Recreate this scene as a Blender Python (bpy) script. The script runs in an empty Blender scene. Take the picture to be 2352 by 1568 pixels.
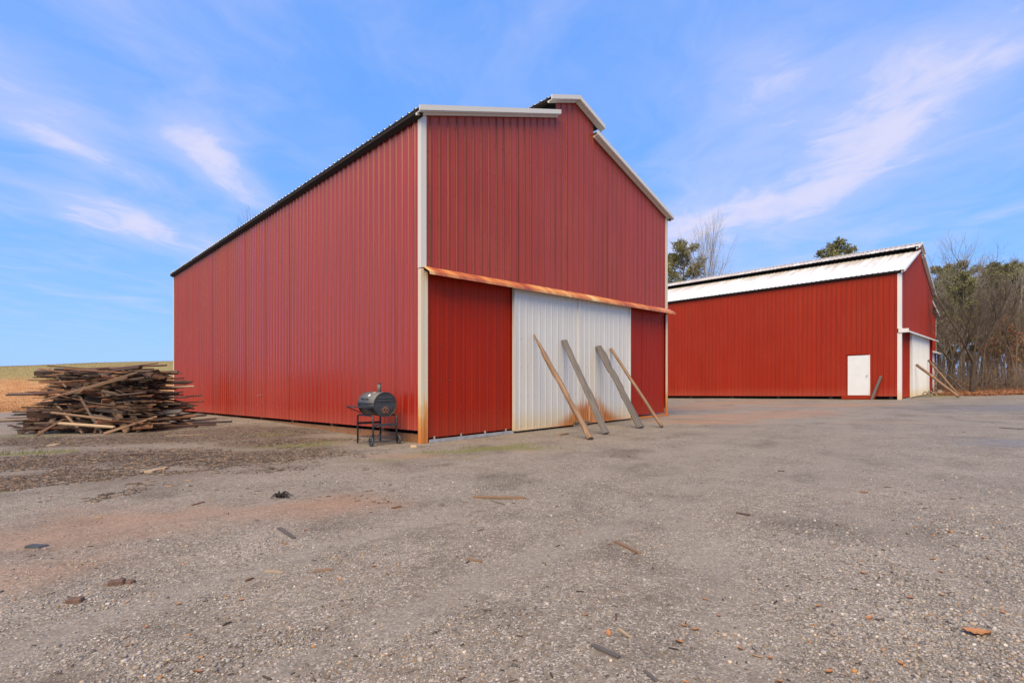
import bpy, math, random
import numpy as np
from mathutils import Vector

# ------------------------------------------------------------------ scene, camera, sky, sun, exposure
SC = bpy.context.scene
COL = SC.collection
F = 1195.0          # focal length in 2352-px units
CAMH = 1.15
SLOPE = 0.0197      # the yard climbs gently to the right

cam_data = bpy.data.cameras.new('camera')
cam_data.sensor_width = 36.0
cam_data.lens = F / 2352.0 * 36.0
cam_data.shift_y = 97.0 / 2352.0
cam_data.clip_start = 0.05
cam_data.clip_end = 3000.0
cam = bpy.data.objects.new('camera', cam_data)
COL.objects.link(cam)
cam.location = (0, 0, CAMH)
cam.rotation_euler = (math.radians(90), 0, 0)
SC.camera = cam

SC.render.engine = 'CYCLES'
SC.cycles.use_denoising = True
SC.cycles.max_bounces = 6
SC.cycles.diffuse_bounces = 3
SC.cycles.glossy_bounces = 3
SC.cycles.transparent_max_bounces = 4
SC.view_settings.view_transform = 'Standard'
SC.view_settings.look = 'None'
SC.view_settings.gamma = 1.0
SC.view_settings.use_curve_mapping = False
SC.view_settings.exposure = 0.45
EXPO = 2.0 ** 0.45

SUN_DIR = Vector((-0.16, -0.60, 0.78)).normalized()      # towards the sun
SUN_ELEV = math.asin(SUN_DIR.z)
SUN_ROT = math.atan2(SUN_DIR.x, SUN_DIR.y)
sun_data = bpy.data.lights.new('sun', 'SUN')
sun_data.energy = 3.9
sun_data.angle = math.radians(50)        # veiled, very soft daylight
sun_data.color = (1.0, 0.78, 0.45)
sun = bpy.data.objects.new('sun', sun_data)
COL.objects.link(sun)
sun.rotation_euler = SUN_DIR.to_track_quat('Z', 'Y').to_euler()
sun.location = SUN_DIR * 60


class Nodes:
    """small helper round a node tree"""
    def __init__(self, tree):
        self.t = tree
        self.n = tree.nodes
        self.l = tree.links

    def put(self, sock, val):
        if isinstance(val, bpy.types.NodeSocket):
            self.l.new(val, sock)
        elif isinstance(val, bpy.types.Node):
            self.l.new(val.outputs[0], sock)
        else:
            sock.default_value = val

    def math(self, op, a, b=0.0, c=0.0, clamp=False):
        n = self.n.new('ShaderNodeMath')
        n.operation = op
        n.use_clamp = clamp
        self.put(n.inputs[0], a)
        self.put(n.inputs[1], b)
        self.put(n.inputs[2], c)
        return n.outputs[0]

    def vmath(self, op, a, b=(0, 0, 0)):
        n = self.n.new('ShaderNodeVectorMath')
        n.operation = op
        self.put(n.inputs[0], a)
        self.put(n.inputs[1], b)
        return n.outputs[0]

    def mapping(self, vec, scale=(1, 1, 1), rot=(0, 0, 0), loc=(0, 0, 0)):
        n = self.n.new('ShaderNodeMapping')
        self.put(n.inputs['Vector'], vec)
        n.inputs['Location'].default_value = loc
        n.inputs['Rotation'].default_value = rot
        n.inputs['Scale'].default_value = scale
        return n.outputs[0]

    def noise(self, vec, scale, detail=4.0, rough=0.55, dist=0.0, out='Fac'):
        n = self.n.new('ShaderNodeTexNoise')
        self.put(n.inputs['Vector'], vec)
        n.inputs['Scale'].default_value = scale
        n.inputs['Detail'].default_value = detail
        n.inputs['Roughness'].default_value = rough
        n.inputs['Distortion'].default_value = dist
        return n.outputs[out]

    def voronoi(self, vec, scale, out='Color', rand=1.0):
        n = self.n.new('ShaderNodeTexVoronoi')
        self.put(n.inputs['Vector'], vec)
        n.inputs['Scale'].default_value = scale
        n.inputs['Randomness'].default_value = rand
        return n.outputs[out]

    def ramp(self, fac, stops, interp='LINEAR'):
        n = self.n.new('ShaderNodeValToRGB')
        n.color_ramp.interpolation = interp
        e = n.color_ramp.elements
        while len(e) > 1:
            e.remove(e[0])
        e[0].position = stops[0][0]
        e[0].color = tuple(stops[0][1]) + (1,)
        for p, c in stops[1:]:
            k = e.new(p)
            k.color = tuple(c) + (1,)
        self.put(n.inputs[0], fac)
        return n.outputs[0]

    def step(self, v, lo, hi):
        n = self.n.new('ShaderNodeMapRange')
        n.interpolation_type = 'SMOOTHSTEP'
        self.put(n.inputs[0], v)
        n.inputs[1].default_value = lo
        n.inputs[2].default_value = hi
        n.inputs[3].default_value = 0.0
        n.inputs[4].default_value = 1.0
        return n.outputs[0]

    def mix(self, fac, a, b, blend='MIX'):
        n = self.n.new('ShaderNodeMix')
        n.data_type = 'RGBA'
        n.blend_type = blend
        n.clamp_factor = True
        self.put(n.inputs[0], fac)
        for s, v in ((n.inputs[6], a), (n.inputs[7], b)):
            if isinstance(v, tuple) and len(v) == 3:
                v = v + (1.0,)
            self.put(s, v)
        return n.outputs[2]

    def sep(self, vec):
        n = self.n.new('ShaderNodeSeparateXYZ')
        self.put(n.inputs[0], vec)
        return n.outputs

    def comb(self, x, y, z):
        n = self.n.new('ShaderNodeCombineXYZ')
        self.put(n.inputs[0], x)
        self.put(n.inputs[1], y)
        self.put(n.inputs[2], z)
        return n.outputs[0]

    def coord(self, which='Object'):
        n = self.n.new('ShaderNodeTexCoord')
        return n.outputs[which]

    def attr(self, name, out='Fac'):
        n = self.n.new('ShaderNodeAttribute')
        n.attribute_name = name
        return n.outputs[out]

    def rand(self):
        n = self.n.new('ShaderNodeObjectInfo')
        return n.outputs['Random']

    def bump(self, h, strength=0.3, dist=0.02, normal=None):
        n = self.n.new('ShaderNodeBump')
        n.inputs['Strength'].default_value = strength
        n.inputs['Distance'].default_value = dist
        self.put(n.inputs['Height'], h)
        if normal is not None:
            self.put(n.inputs['Normal'], normal)
        return n.outputs[0]


# ---- sky: Nishita air with streaks of high cirrus in a layer overhead
world = bpy.data.worlds.new('World')
SC.world = world
world.use_nodes = True
wt = Nodes(world.node_tree)
wt.n.clear()
sky = wt.n.new('ShaderNodeTexSky')
sky.sky_type = 'NISHITA'
sky.sun_disc = False
sky.sun_elevation = SUN_ELEV
sky.sun_rotation = SUN_ROT
sky.altitude = 200
sky.air_density = 1.0
sky.dust_density = 0.6
sky.ozone_density = 2.0
SKY_STRENGTH = 0.12
gen = wt.coord('Generated')
d = wt.sep(wt.vmath('NORMALIZE', gen))
zc = wt.math('MAXIMUM', d[2], 0.03)
px = wt.math('DIVIDE', d[0], zc)
py = wt.math('DIVIDE', d[1], zc)
layer = wt.comb(px, py, 0.0)
warp = wt.noise(layer, 0.9, 3.0, out='Color')
warp = wt.vmath('SCALE', wt.vmath('SUBTRACT', warp, (0.5, 0.5, 0.5)))
warp.node.inputs['Scale'].default_value = 1.0
lw = wt.vmath('ADD', layer, warp)
n1 = wt.noise(wt.mapping(lw, scale=(1.7, 0.85, 1), rot=(0, 0, 0.10)), 1.0, 8.0, 0.60, 0.35)
n2 = wt.noise(wt.mapping(lw, scale=(5.0, 3.2, 1), rot=(0, 0, 0.35), loc=(3, 1, 0)), 1.0, 7.0, 0.62, 0.5)
streaks = None
# (x, y, half-width, half-length, tilt) of the broad cirrus banks in the layer
for (cx, cy, sx, sy, rot, amp) in (
        (1.50, 2.2, 0.30, 1.00, 0.22, 0.32), (1.30, 3.3, 0.45, 0.9, 0.1, 0.26), (2.3, 2.9, 0.45, 1.2, 0.1, 0.10),
        (0.80, 1.70, 0.24, 0.42, 0.3, 0.32), (-1.34, 2.35, 0.15, 0.70, -0.16, 0.30),
        (-1.87, 2.30, 0.16, 0.45, 0.0, 0.28), (-2.45, 3.2, 0.35, 0.5, -0.2, 0.34), (-2.1, 3.9, 0.4, 0.6, -0.2, 0.26),
        (-1.62, 1.65, 0.22, 0.40, 0.1, 0.22), (1.2, 4.6, 0.9, 1.3, 0.0, 0.22),
        (-3.0, 2.6, 0.3, 0.5, 0.0, 0.16), (-1.05, 1.2, 0.10, 0.22, 0.0, 0.16), (-0.6, 1.15, 0.08, 0.2, 0.0, 0.14)):
    v = wt.vmath('ADD', layer, (-cx, -cy, 0))
    v = wt.mapping(v, rot=(0, 0, rot))
    s = wt.sep(v)
    a = wt.math('POWER', wt.math('ABSOLUTE', wt.math('DIVIDE', s[0], sx)), 2.0)
    b = wt.math('POWER', wt.math('ABSOLUTE', wt.math('DIVIDE', s[1], sy)), 2.0)
    g = wt.math('MULTIPLY', wt.math('EXPONENT', wt.math('MULTIPLY', wt.math('ADD', a, b), -1.0)), amp)
    streaks = g if streaks is None else wt.math('ADD', streaks, g)
m = wt.math('ADD', wt.math('MULTIPLY', n1, 0.68), wt.math('MULTIPLY', n2, 0.32))
m = wt.math('ADD', m, streaks)
cloud = wt.step(m, 0.55, 0.93)
veil = wt.math('MULTIPLY', wt.step(wt.math('ADD', n1, wt.math('MULTIPLY', streaks, 1.2)), 0.34, 0.95), 0.55)
cloud = wt.math('MAXIMUM', cloud, veil)
cloud = wt.math('MULTIPLY', cloud, wt.step(d[2], 0.02, 0.16))
cloud = wt.math('MULTIPLY', cloud, 0.9, clamp=True)
K = 1.0 / (SKY_STRENGTH * EXPO)
# the air, with its contrast between zenith and horizon softened by thin haze
sc_ = wt.n.new('ShaderNodeSeparateColor')
wt.put(sc_.inputs[0], sky.outputs[0])
k0 = SKY_STRENGTH * EXPO
chan = []
for i, (g_, m_) in enumerate(((0.52, 0.42), (0.36, 0.645), (0.16, 1.12))):
    v = wt.math('POWER', wt.math('MULTIPLY', sc_.outputs[i], k0), g_)
    chan.append(wt.math('MULTIPLY', v, m_ / k0))
cc_ = wt.n.new('ShaderNodeCombineColor')
for i in range(3):
    wt.put(cc_.inputs[i], chan[i])
skyc = cc_.outputs[0]
skymix = wt.mix(cloud, skyc, (0.76 * K, 0.75 * K, 0.97 * K))
bg = wt.n.new('ShaderNodeBackground')
wt.put(bg.inputs[0], skymix)
bg.inputs[1].default_value = SKY_STRENGTH
wo = wt.n.new('ShaderNodeOutputWorld')
wt.l.new(bg.outputs[0], wo.inputs[0])

# ------------------------------------------------------------------ helpers
RNG = np.random.default_rng(7)
random.seed(7)


def lattice(ix, iy, seed):
    h = (ix.astype(np.int64) * 374761393 + iy.astype(np.int64) * 668265263 + seed * 974634777) & 0x7fffffff
    h = ((h ^ (h >> 13)) * 1274126177) & 0x7fffffff
    return ((h ^ (h >> 16)) & 0xffff) / 65535.0


def vnoise(x, y, seed=0):
    x = np.asarray(x, float)
    y = np.asarray(y, float)
    ix = np.floor(x)
    iy = np.floor(y)
    fx = x - ix
    fy = y - iy
    fx = fx * fx * (3 - 2 * fx)
    fy = fy * fy * (3 - 2 * fy)
    a = lattice(ix, iy, seed)
    b = lattice(ix + 1, iy, seed)
    c = lattice(ix, iy + 1, seed)
    e = lattice(ix + 1, iy + 1, seed)
    return (a * (1 - fx) + b * fx) * (1 - fy) + (c * (1 - fx) + e * fx) * fy


def fbm(x, y, seed=0, oct=4):
    s = 0.0
    amp = 0.5
    for k in range(oct):
        s = s + amp * vnoise(np.asarray(x) * 2 ** k, np.asarray(y) * 2 ** k, seed + k)
        amp *= 0.5
    return s / (1 - 0.5 ** oct)


def sstep(lo, hi, v):
    t = np.clip((np.asarray(v, float) - lo) / (hi - lo), 0, 1)
    return t * t * (3 - 2 * t)


def lean(x):
    """the cross slope of the yard, levelling out far away"""
    x = np.asarray(x, float)
    ax = np.abs(x)
    f = np.where(ax < 45, ax, 45 + 30 * np.tanh((ax - 45) / 30))
    return SLOPE * np.sign(x) * f


R2 = math.sqrt(0.5)
U = np.array([R2, R2, 0.0])        # along a barn front, to the right
V = np.array([-R2, R2, 0.0])       # along a barn side, to the back
C1 = np.array([-1.80, 10.33, 0.0])  # near corner of the near barn
C2 = np.array([19.0, 25.4, 0.0])    # near corner of the far barn


def track(x, y):
    """wheel lanes worn by vehicles crossing the yard"""
    x = np.asarray(x, float)
    y = np.asarray(y, float)
    m = np.zeros_like(x + y)
    for (a0, a1, a2, w) in ((0.2, 0.18, 0.021, 0.30), (1.75, 0.24, 0.020, 0.30), (-3.6, 0.62, 0.010, 0.28), (-2.2, 0.66, 0.010, 0.28), (-7.5, 0.9, 0.0, 0.3)):
        c = a0 + a1 * y + a2 * y * y + 0.25 * np.sin(y * 0.6 + a0)
        m = np.maximum(m, np.exp(-((x - c) / w) ** 2))
    return m * sstep(26, 20, y) * (0.35 + 0.65 * fbm(x * 0.5, y * 0.5, 501))


def ground(x, y):
    x = np.asarray(x, float)
    y = np.asarray(y, float)
    z = lean(x)
    amp = 5.25 + 0.65 * sstep(-84, -56, x)
    hill = amp * sstep(36, 86, y + 2.0 * np.sin(x * 0.05)) * sstep(6, -14, x)
    hill = hill + 0.22 * sstep(60, 90, y) * (fbm(x * 0.12, y * 0.12, 5) - 0.5) * sstep(6, -14, x)
    z = z + hill
    z = z + 0.03 * (fbm(x * 0.35, y * 0.35, 11) - 0.5) + 0.012 * (fbm(x * 1.7, y * 1.7, 12, 2) - 0.5)
    z = z - 0.022 * track(x, y)
    # earth banked up along the long wall of the near barn
    t = (-(x - C1[0]) + (y - C1[1])) * R2
    mo = -((x - C1[0]) + (y - C1[1])) * R2
    z = z + 0.15 * sstep(1.0, 9.0, t) * sstep(2.6, 0.3, np.abs(mo)) * sstep(24, 20, t)
    return z


def gz(x, y):
    return float(ground(x, y))


def px2ground(pxx, pyy):
    """a spot on the yard seen at a 2352-px-wide picture position"""
    Hy = 881.0 - SLOPE * (pxx - 1176.0)
    dep = F * CAMH / (pyy - Hy)
    x = (pxx - 1176.0) / F * dep
    return x, dep


def mesh_np(name, verts, faces_loop, starts, totals):
    me = bpy.data.meshes.new(name)
    me.vertices.add(len(verts))
    me.vertices.foreach_set('co', np.asarray(verts, np.float32).ravel())
    me.loops.add(len(faces_loop))
    me.loops.foreach_set('vertex_index', np.asarray(faces_loop, np.int32))
    me.polygons.add(len(starts))
    me.polygons.foreach_set('loop_start', np.asarray(starts, np.int32))
    me.polygons.foreach_set('loop_total', np.asarray(totals, np.int32))
    me.update(calc_edges=True)
    me.validate()
    return me


class MB:
    """collects simple shapes into one mesh"""
    def __init__(self):
        self.v = []
        self.f = []

    def add(self, verts, faces):
        o = len(self.v)
        self.v.extend([tuple(map(float, p)) for p in verts])
        self.f.extend([tuple(i + o for i in f) for f in faces])

    def box(self, lo, hi):
        x0, y0, z0 = lo
        x1, y1, z1 = hi
        self.add([(x0, y0, z0), (x1, y0, z0), (x1, y1, z0), (x0, y1, z0), (x0, y0, z1), (x1, y0, z1), (x1, y1, z1), (x0, y1, z1)],
                 [(0, 3, 2, 1), (4, 5, 6, 7), (0, 1, 5, 4), (1, 2, 6, 5), (2, 3, 7, 6), (3, 0, 4, 7)])

    def hexa(self, p):
        """eight corners: bottom ring then top ring"""
        self.add(p, [(0, 3, 2, 1), (4, 5, 6, 7), (0, 1, 5, 4), (1, 2, 6, 5), (2, 3, 7, 6), (3, 0, 4, 7)])

    def tube(self, pts, radii, n=6, cap=True, squash=None):
        pts = [np.asarray(p, float) for p in pts]
        rings = []
        prev = None
        for i, p in enumerate(pts):
            a = pts[max(i - 1, 0)]
            b = pts[min(i + 1, len(pts) - 1)]
            t = b - a
            t = t / (np.linalg.norm(t) + 1e-9)
            if prev is None:
                ref = np.array([0, 0, 1.0]) if abs(t[2]) < 0.9 else np.array([1.0, 0, 0])
                e1 = np.cross(t, ref)
            else:
                e1 = prev - t * np.dot(prev, t)
            e1 = e1 / (np.linalg.norm(e1) + 1e-9)
            e2 = np.cross(t, e1)
            prev = e1
            r = radii[i] if hasattr(radii, '__len__') else radii
            sq = 1.0 if squash is None else squash
            rings.append([p + r * (math.cos(2 * math.pi * k / n) * e1 + sq * math.sin(2 * math.pi * k / n) * e2) for k in range(n)])
        verts = [q for r in rings for q in r]
        faces = []
        for i in range(len(rings) - 1):
            for k in range(n):
                k2 = (k + 1) % n
                faces.append((i * n + k, i * n + k2, (i + 1) * n + k2, (i + 1) * n + k))
        if cap:
            faces.append(tuple(range(n))[::-1])
            faces.append(tuple((len(rings) - 1) * n + k for k in range(n)))
        self.add(verts, faces)

    def mesh(self, name, smooth=False):
        me = bpy.data.meshes.new(name)
        me.from_pydata(self.v, [], self.f)
        if smooth:
            me.polygons.foreach_set('use_smooth', [True] * len(me.polygons))
        me.update()
        return me


def obj(name, me, mat=None, parent=None, loc=None):
    o = bpy.data.objects.new(name, me)
    COL.objects.link(o)
    if parent is not None:
        o.parent = parent
    if loc is not None:
        o.location = loc
    if mat is not None and me is not None and not me.materials:
        me.materials.append(mat)
    return o


def build(mb, name, mat, parent=None, loc=None, smooth=False):
    return obj(name, mb.mesh(name, smooth), mat, parent, loc)


def thing(name, label, cat, loc=(0, 0, 0), rot=(0, 0, 0), group=None):
    o = bpy.data.objects.new(name, None)
    COL.objects.link(o)
    o.empty_display_size = 0.2
    o.location = loc
    o.rotation_euler = rot
    return tag(o, label, cat, group)


def tag(o, label, cat, group=None, kind=None):
    if label:
        o['label'] = label
    if cat:
        o['category'] = cat
    if group:
        o['group'] = group
    if kind:
        o['kind'] = kind
    return o


def copy_tree(o, parent=None):
    c = o.copy()
    COL.objects.link(c)
    c.parent = parent
    for ch in list(o.children):
        copy_tree(ch, c)
    return c


# ------------------------------------------------------------------ materials
def new_mat(name):
    m = bpy.data.materials.new(name)
    m.use_nodes = True
    N = Nodes(m.node_tree)
    b = N.n['Principled BSDF']
    return m, N, b


def plain(name, col, rough=0.6, metal=0.0, var=0.12, scale=8.0, bump=0.0):
    m, N, b = new_mat(name)
    co = N.coord()
    n = N.noise(co, scale, 5.0)
    lo = tuple(c * (1 - var) for c in col)
    hi = tuple(min(1, c * (1 + var)) for c in col)
    N.put(b.inputs['Base Color'], N.ramp(n, [(0.3, lo), (0.7, hi)]))
    N.put(b.inputs['Roughness'], N.math('ADD', N.math('MULTIPLY', n, 0.2), rough - 0.1))
    b.inputs['Metallic'].default_value = metal
    if bump:
        N.put(b.inputs['Normal'], N.bump(n, bump, 0.01))
    return m


def barn_st(N):
    """coordinates along a barn front (s), its side (t) and up (z)"""
    c = N.sep(N.coord())
    s = N.math('MULTIPLY', N.math('ADD', c[0], c[1]), R2)
    t = N.math('MULTIPLY', N.math('SUBTRACT', c[1], c[0]), R2)
    z = N.math('SUBTRACT', c[2], N.math('MULTIPLY', c[0], SLOPE))
    return s, t, z


def red_metal(name, base, dust, rough=0.33, fade=0.0, spec=0.5, ior=1.9, grime_or_shade=0.45, tint=(1.0, 0.76, 0.38, 1.0)):
    m, N, b = new_mat(name)
    s, t, z = barn_st(N)
    a = N.math('ADD', s, t)
    streak = N.noise(N.comb(N.math('MULTIPLY', a, 9.0), 0.0, N.math('MULTIPLY', z, 0.35)), 1.0, 5.0, 0.6)
    broad = N.noise(N.comb(N.math('MULTIPLY', a, 0.8), 3.0, N.math('MULTIPLY', z, 0.5)), 1.0, 3.0)
    col = N.ramp(streak, [(0.28, tuple(c * 0.80 for c in base)), (0.5, base), (0.78, tuple(min(1, c * 1.10) for c in base))])
    # chalky weathering of old paint, strongest where the walls get the rain
    chalk = N.math('MULTIPLY', N.step(broad, 0.35, 0.75), 0.02 + fade)
    col = N.mix(chalk, col, (0.46, 0.15, 0.11))
    # rain dirt and painted-in shade along one flank of each rib, unevenly
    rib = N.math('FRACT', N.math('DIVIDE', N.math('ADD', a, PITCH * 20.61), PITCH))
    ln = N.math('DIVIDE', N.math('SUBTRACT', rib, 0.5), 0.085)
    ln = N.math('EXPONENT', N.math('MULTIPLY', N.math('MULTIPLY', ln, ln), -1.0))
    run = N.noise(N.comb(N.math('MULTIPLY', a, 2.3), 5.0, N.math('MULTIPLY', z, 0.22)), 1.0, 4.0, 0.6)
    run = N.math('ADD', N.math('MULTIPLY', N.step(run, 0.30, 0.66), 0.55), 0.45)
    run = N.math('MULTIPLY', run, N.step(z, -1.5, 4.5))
    col = N.mix(N.math('MULTIPLY', N.math('MULTIPLY', ln, run), grime_or_shade), col, (0.075, 0.022, 0.018))
    # mud splashed up from the drip line
    low = N.math('MULTIPLY', N.step(N.math('ADD', z, N.math('MULTIPLY', streak, -0.5)), 0.50, -0.15), 0.42)
    col = N.mix(low, col, dust)
    col = N.mix(N.math('MULTIPLY', N.rand(), 0.30), col, (0.25, 0.022, 0.012))
    N.put(b.inputs['Base Color'], col)
    r = N.math('ADD', N.math('MULTIPLY', broad, 0.22), rough - 0.11)
    r = N.math('ADD', r, N.math('MULTIPLY', low, 0.4))
    r = N.math('ADD', r, N.math('MULTIPLY', N.math('MULTIPLY', ln, run), 0.45 * grime_or_shade))
    N.put(b.inputs['Roughness'], r)
    b.inputs['Specular IOR Level'].default_value = spec
    b.inputs['IOR'].default_value = ior
    b.inputs['Specular Tint'].default_value = tint
    wav = N.noise(N.comb(N.math('MULTIPLY', a, 2.6), 0.0, N.math('MULTIPLY', z, 0.9)), 1.0, 2.0)
    N.put(b.inputs['Normal'], N.bump(wav, 0.22, 0.02))
    return m


def white_metal(name, base=(0.66, 0.635, 0.575), rusty=False, low=True):
    m, N, b = new_mat(name)
    s, t, z = barn_st(N)
    a = N.math('ADD', s, t)
    streak = N.noise(N.comb(N.math('MULTIPLY', a, 10.0), 0.0, N.math('MULTIPLY', z, 0.35)), 1.0, 5.0, 0.6)
    broad = N.noise(N.comb(N.math('MULTIPLY', a, 0.9), 7.0, N.math('MULTIPLY', z, 0.8)), 1.0, 4.0)
    col = N.ramp(streak, [(0.3, tuple(c * 0.86 for c in base)), (0.6, base)])
    col = N.mix(N.math('MULTIPLY', N.step(broad, 0.45, 0.8), 0.25), col, (0.55, 0.53, 0.47))
    rough = N.math('ADD', N.math('MULTIPLY', broad, 0.2), 0.33)
    if low:
        grime_or_shade = N.step(N.math('ADD', z, N.math('MULTIPLY', streak, -0.6)), 0.35, -0.25)
        col = N.mix(N.math('MULTIPLY', grime_or_shade, 0.65), col, (0.62, 0.45, 0.20))
    if rusty:
        # rust bleeding up from the feet of the two sliding doors and down from their meeting stile
        fine = N.noise(N.comb(N.math('MULTIPLY', s, 17.0), 0.0, N.math('MULTIPLY', z, 0.8)), 1.0, 4.0, 0.65)
        ds = N.math('DIVIDE', N.math('SUBTRACT', s, 5.5), 1.0)
        hump = N.math('EXPONENT', N.math('MULTIPLY', N.math('MULTIPLY', ds, ds), -1.0))
        top = N.math('MULTIPLY', hump, N.math('ADD', N.math('MULTIPLY', fine, 1.5), 0.12))
        k = N.step(N.math('SUBTRACT', top, N.math('MULTIPLY', z, 1.15)), -0.18, 0.24)
        rust = N.ramp(fine, [(0.28, (0.16, 0.032, 0.010)), (0.46, (0.44, 0.125, 0.016)), (0.60, (0.56, 0.22, 0.04)), (0.74, (0.64, 0.38, 0.13))])
        col = N.mix(N.math('MULTIPLY', k, 0.94), col, rust)
        dv = N.math('DIVIDE', N.math('SUBTRACT', s, 5.72), 0.30)
        veil = N.math('EXPONENT', N.math('MULTIPLY', N.math('MULTIPLY', dv, dv), -1.0))
        veil = N.math('MULTIPLY', veil, N.math('MULTIPLY', N.step(z, 2.75, 1.6), N.step(fine, 0.35, 0.7)))
        col = N.mix(N.math('MULTIPLY', veil, 0.42), col, (0.62, 0.50, 0.30))
        rough = N.math('ADD', rough, N.math('MULTIPLY', k, 0.35))
    N.put(b.inputs['Base Color'], col)
    N.put(b.inputs['Roughness'], rough)
    wav = N.noise(N.comb(N.math('MULTIPLY', a, 2.2), 0.0, N.math('MULTIPLY', z, 0.9)), 1.0, 2.0)
    N.put(b.inputs['Normal'], N.bump(wav, 0.12, 0.02))
    return m


def rust_trim(name, amount, paint=(0.64, 0.61, 0.54)):
    """painted trim eaten by rust, worst at its foot"""
    m, N, b = new_mat(name)
    s, t, z = barn_st(N)
    a = N.math('ADD', s, t)
    fine = N.noise(N.comb(N.math('MULTIPLY', a, 26.0), 0.0, N.math('MULTIPLY', z, 0.7)), 1.0, 5.0, 0.65)
    foot = N.step(N.math('ADD', z, N.math('MULTIPLY', N.math('SUBTRACT', N.noise(N.comb(N.math('MULTIPLY', a, 55.0), 2.0, N.math('MULTIPLY', z, 2.4)), 1.0, 4.0, 0.7), 0.5), 1.9)), 1.25, 0.0)
    k = N.step(N.math('ADD', N.math('ADD', fine, N.math('MULTIPLY', foot, 0.75)), amount - 0.5), 0.42, 0.86)
    rust = N.ramp(N.math('ADD', N.math('MULTIPLY', fine, 0.55), N.math('MULTIPLY', foot, 0.42)),
                  [(0.22, (0.74, 0.58, 0.36)), (0.45, (0.66, 0.38, 0.13)), (0.66, (0.55, 0.19, 0.035)), (0.9, (0.36, 0.065, 0.02))])
    col = N.mix(k, paint, rust)
    N.put(b.inputs['Base Color'], col)
    N.put(b.inputs['Roughness'], N.math('ADD', N.math('MULTIPLY', k, 0.35), 0.4))
    return m


def rust_cover(name):
    """the rusted flashing over the door track"""
    m, N, b = new_mat(name)
    s, t, z = barn_st(N)
    sk = N.math('ADD', s, N.math('MULTIPLY', z, 0.35))
    band = N.noise(N.comb(N.math('MULTIPLY', sk, 1.9), N.math('MULTIPLY', z, 0.4), 0.0), 1.0, 5.0, 0.6)
    fine = N.noise(N.comb(N.math('MULTIPLY', sk, 13.0), N.math('MULTIPLY', z, 1.5), 4.0), 1.0, 4.0, 0.6)
    v = N.math('ADD', N.math('MULTIPLY', band, 0.75), N.math('MULTIPLY', fine, 0.28))
    col = N.ramp(v, [(0.30, (0.13, 0.055, 0.05)), (0.40, (0.36, 0.075, 0.035)), (0.50, (0.52, 0.16, 0.05)),
                     (0.58, (0.62, 0.27, 0.08)), (0.66, (0.74, 0.50, 0.22))])
    N.put(b.inputs['Base Color'], col)
    b.inputs['Roughness'].default_value = 0.5
    N.put(b.inputs['Normal'], N.bump(fine, 0.15, 0.01))
    return m


def roof_white(name):
    m, N, b = new_mat(name)
    s, t, z = barn_st(N)
    n = N.noise(N.comb(N.math('MULTIPLY', t, 3.5), N.math('MULTIPLY', s, 0.35), 0.0), 1.0, 5.0, 0.6)
    run = N.step(N.math('ADD', N.math('MULTIPLY', s, 0.07), n), 0.58, 0.92)
    col = N.mix(N.math('MULTIPLY', run, 0.75), (0.76, 0.76, 0.74), (0.42, 0.33, 0.24))
    N.put(b.inputs['Base Color'], col)
    b.inputs['Roughness'].default_value = 0.38
    b.inputs['Metallic'].default_value = 0.0
    return m


def wood_mat(name, cols, grain_axis='X', rough=0.75, scale=1.0):
    """weathered timber: grain along the piece, tone differing from piece to piece"""
    m, N, b = new_mat(name)
    co = N.coord()
    r = N.rand()
    sh = N.vmath('ADD', co, N.comb(N.math('MULTIPLY', r, 31.0), N.math('MULTIPLY', r, 17.0), 0.0))
    sc = (2.2 * scale, 34 * scale, 34 * scale)
    g = N.noise(N.mapping(sh, scale=sc), 1.0, 6.0, 0.62, 0.4)
    p = N.noise(N.mapping(sh, scale=(1.2, 5, 5)), 1.0, 4.0)
    tone = N.ramp(r, [(i / (len(cols) - 1 + 1e-6), c) for i, c in enumerate(cols)], 'CONSTANT' if len(cols) > 2 else 'LINEAR')
    col = N.mix(1.0, tone, N.ramp(g, [(0.25, (0.45, 0.43, 0.42)), (0.5, (0.95, 0.95, 0.95)), (0.75, (1.35, 1.3, 1.25))]), 'MULTIPLY')
    col = N.mix(N.math('MULTIPLY', N.step(p, 0.5, 0.75), 0.4), col, (0.055, 0.045, 0.040))
    N.put(b.inputs['Base Color'], col)
    N.put(b.inputs['Roughness'], N.math('ADD', N.math('MULTIPLY', p, 0.3), rough - 0.2))
    N.put(b.inputs['Normal'], N.bump(g, 0.5, 0.006))
    return m


M = {}
PITCH = 0.2286
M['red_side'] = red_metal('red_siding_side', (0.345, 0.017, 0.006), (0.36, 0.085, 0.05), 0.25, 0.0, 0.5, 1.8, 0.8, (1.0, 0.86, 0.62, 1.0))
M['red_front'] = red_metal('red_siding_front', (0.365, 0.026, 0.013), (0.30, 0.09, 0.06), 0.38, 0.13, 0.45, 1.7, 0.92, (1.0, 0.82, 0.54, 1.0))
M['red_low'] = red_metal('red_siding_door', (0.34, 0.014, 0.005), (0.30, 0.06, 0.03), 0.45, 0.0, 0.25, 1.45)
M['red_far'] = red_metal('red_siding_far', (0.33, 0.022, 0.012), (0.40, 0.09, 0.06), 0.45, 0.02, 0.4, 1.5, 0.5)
M['white'] = white_metal('white_painted_metal')
M['white_door'] = white_metal('white_door_metal', rusty=True)
M['trim'] = rust_trim('eaves_trim', 0.05)
M['trim_rust'] = rust_trim('rusted_trim', 0.36, (0.66, 0.57, 0.41))
M['jamb_rust'] = rust_trim('rusted_jamb', 0.60)
M['cover'] = rust_cover('rusted_track_cover')
M['roof'] = roof_white('white_roof_metal')
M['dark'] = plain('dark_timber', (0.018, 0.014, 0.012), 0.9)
M['black'] = plain('black_opening', (0.006, 0.006, 0.006), 1.0)
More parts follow.
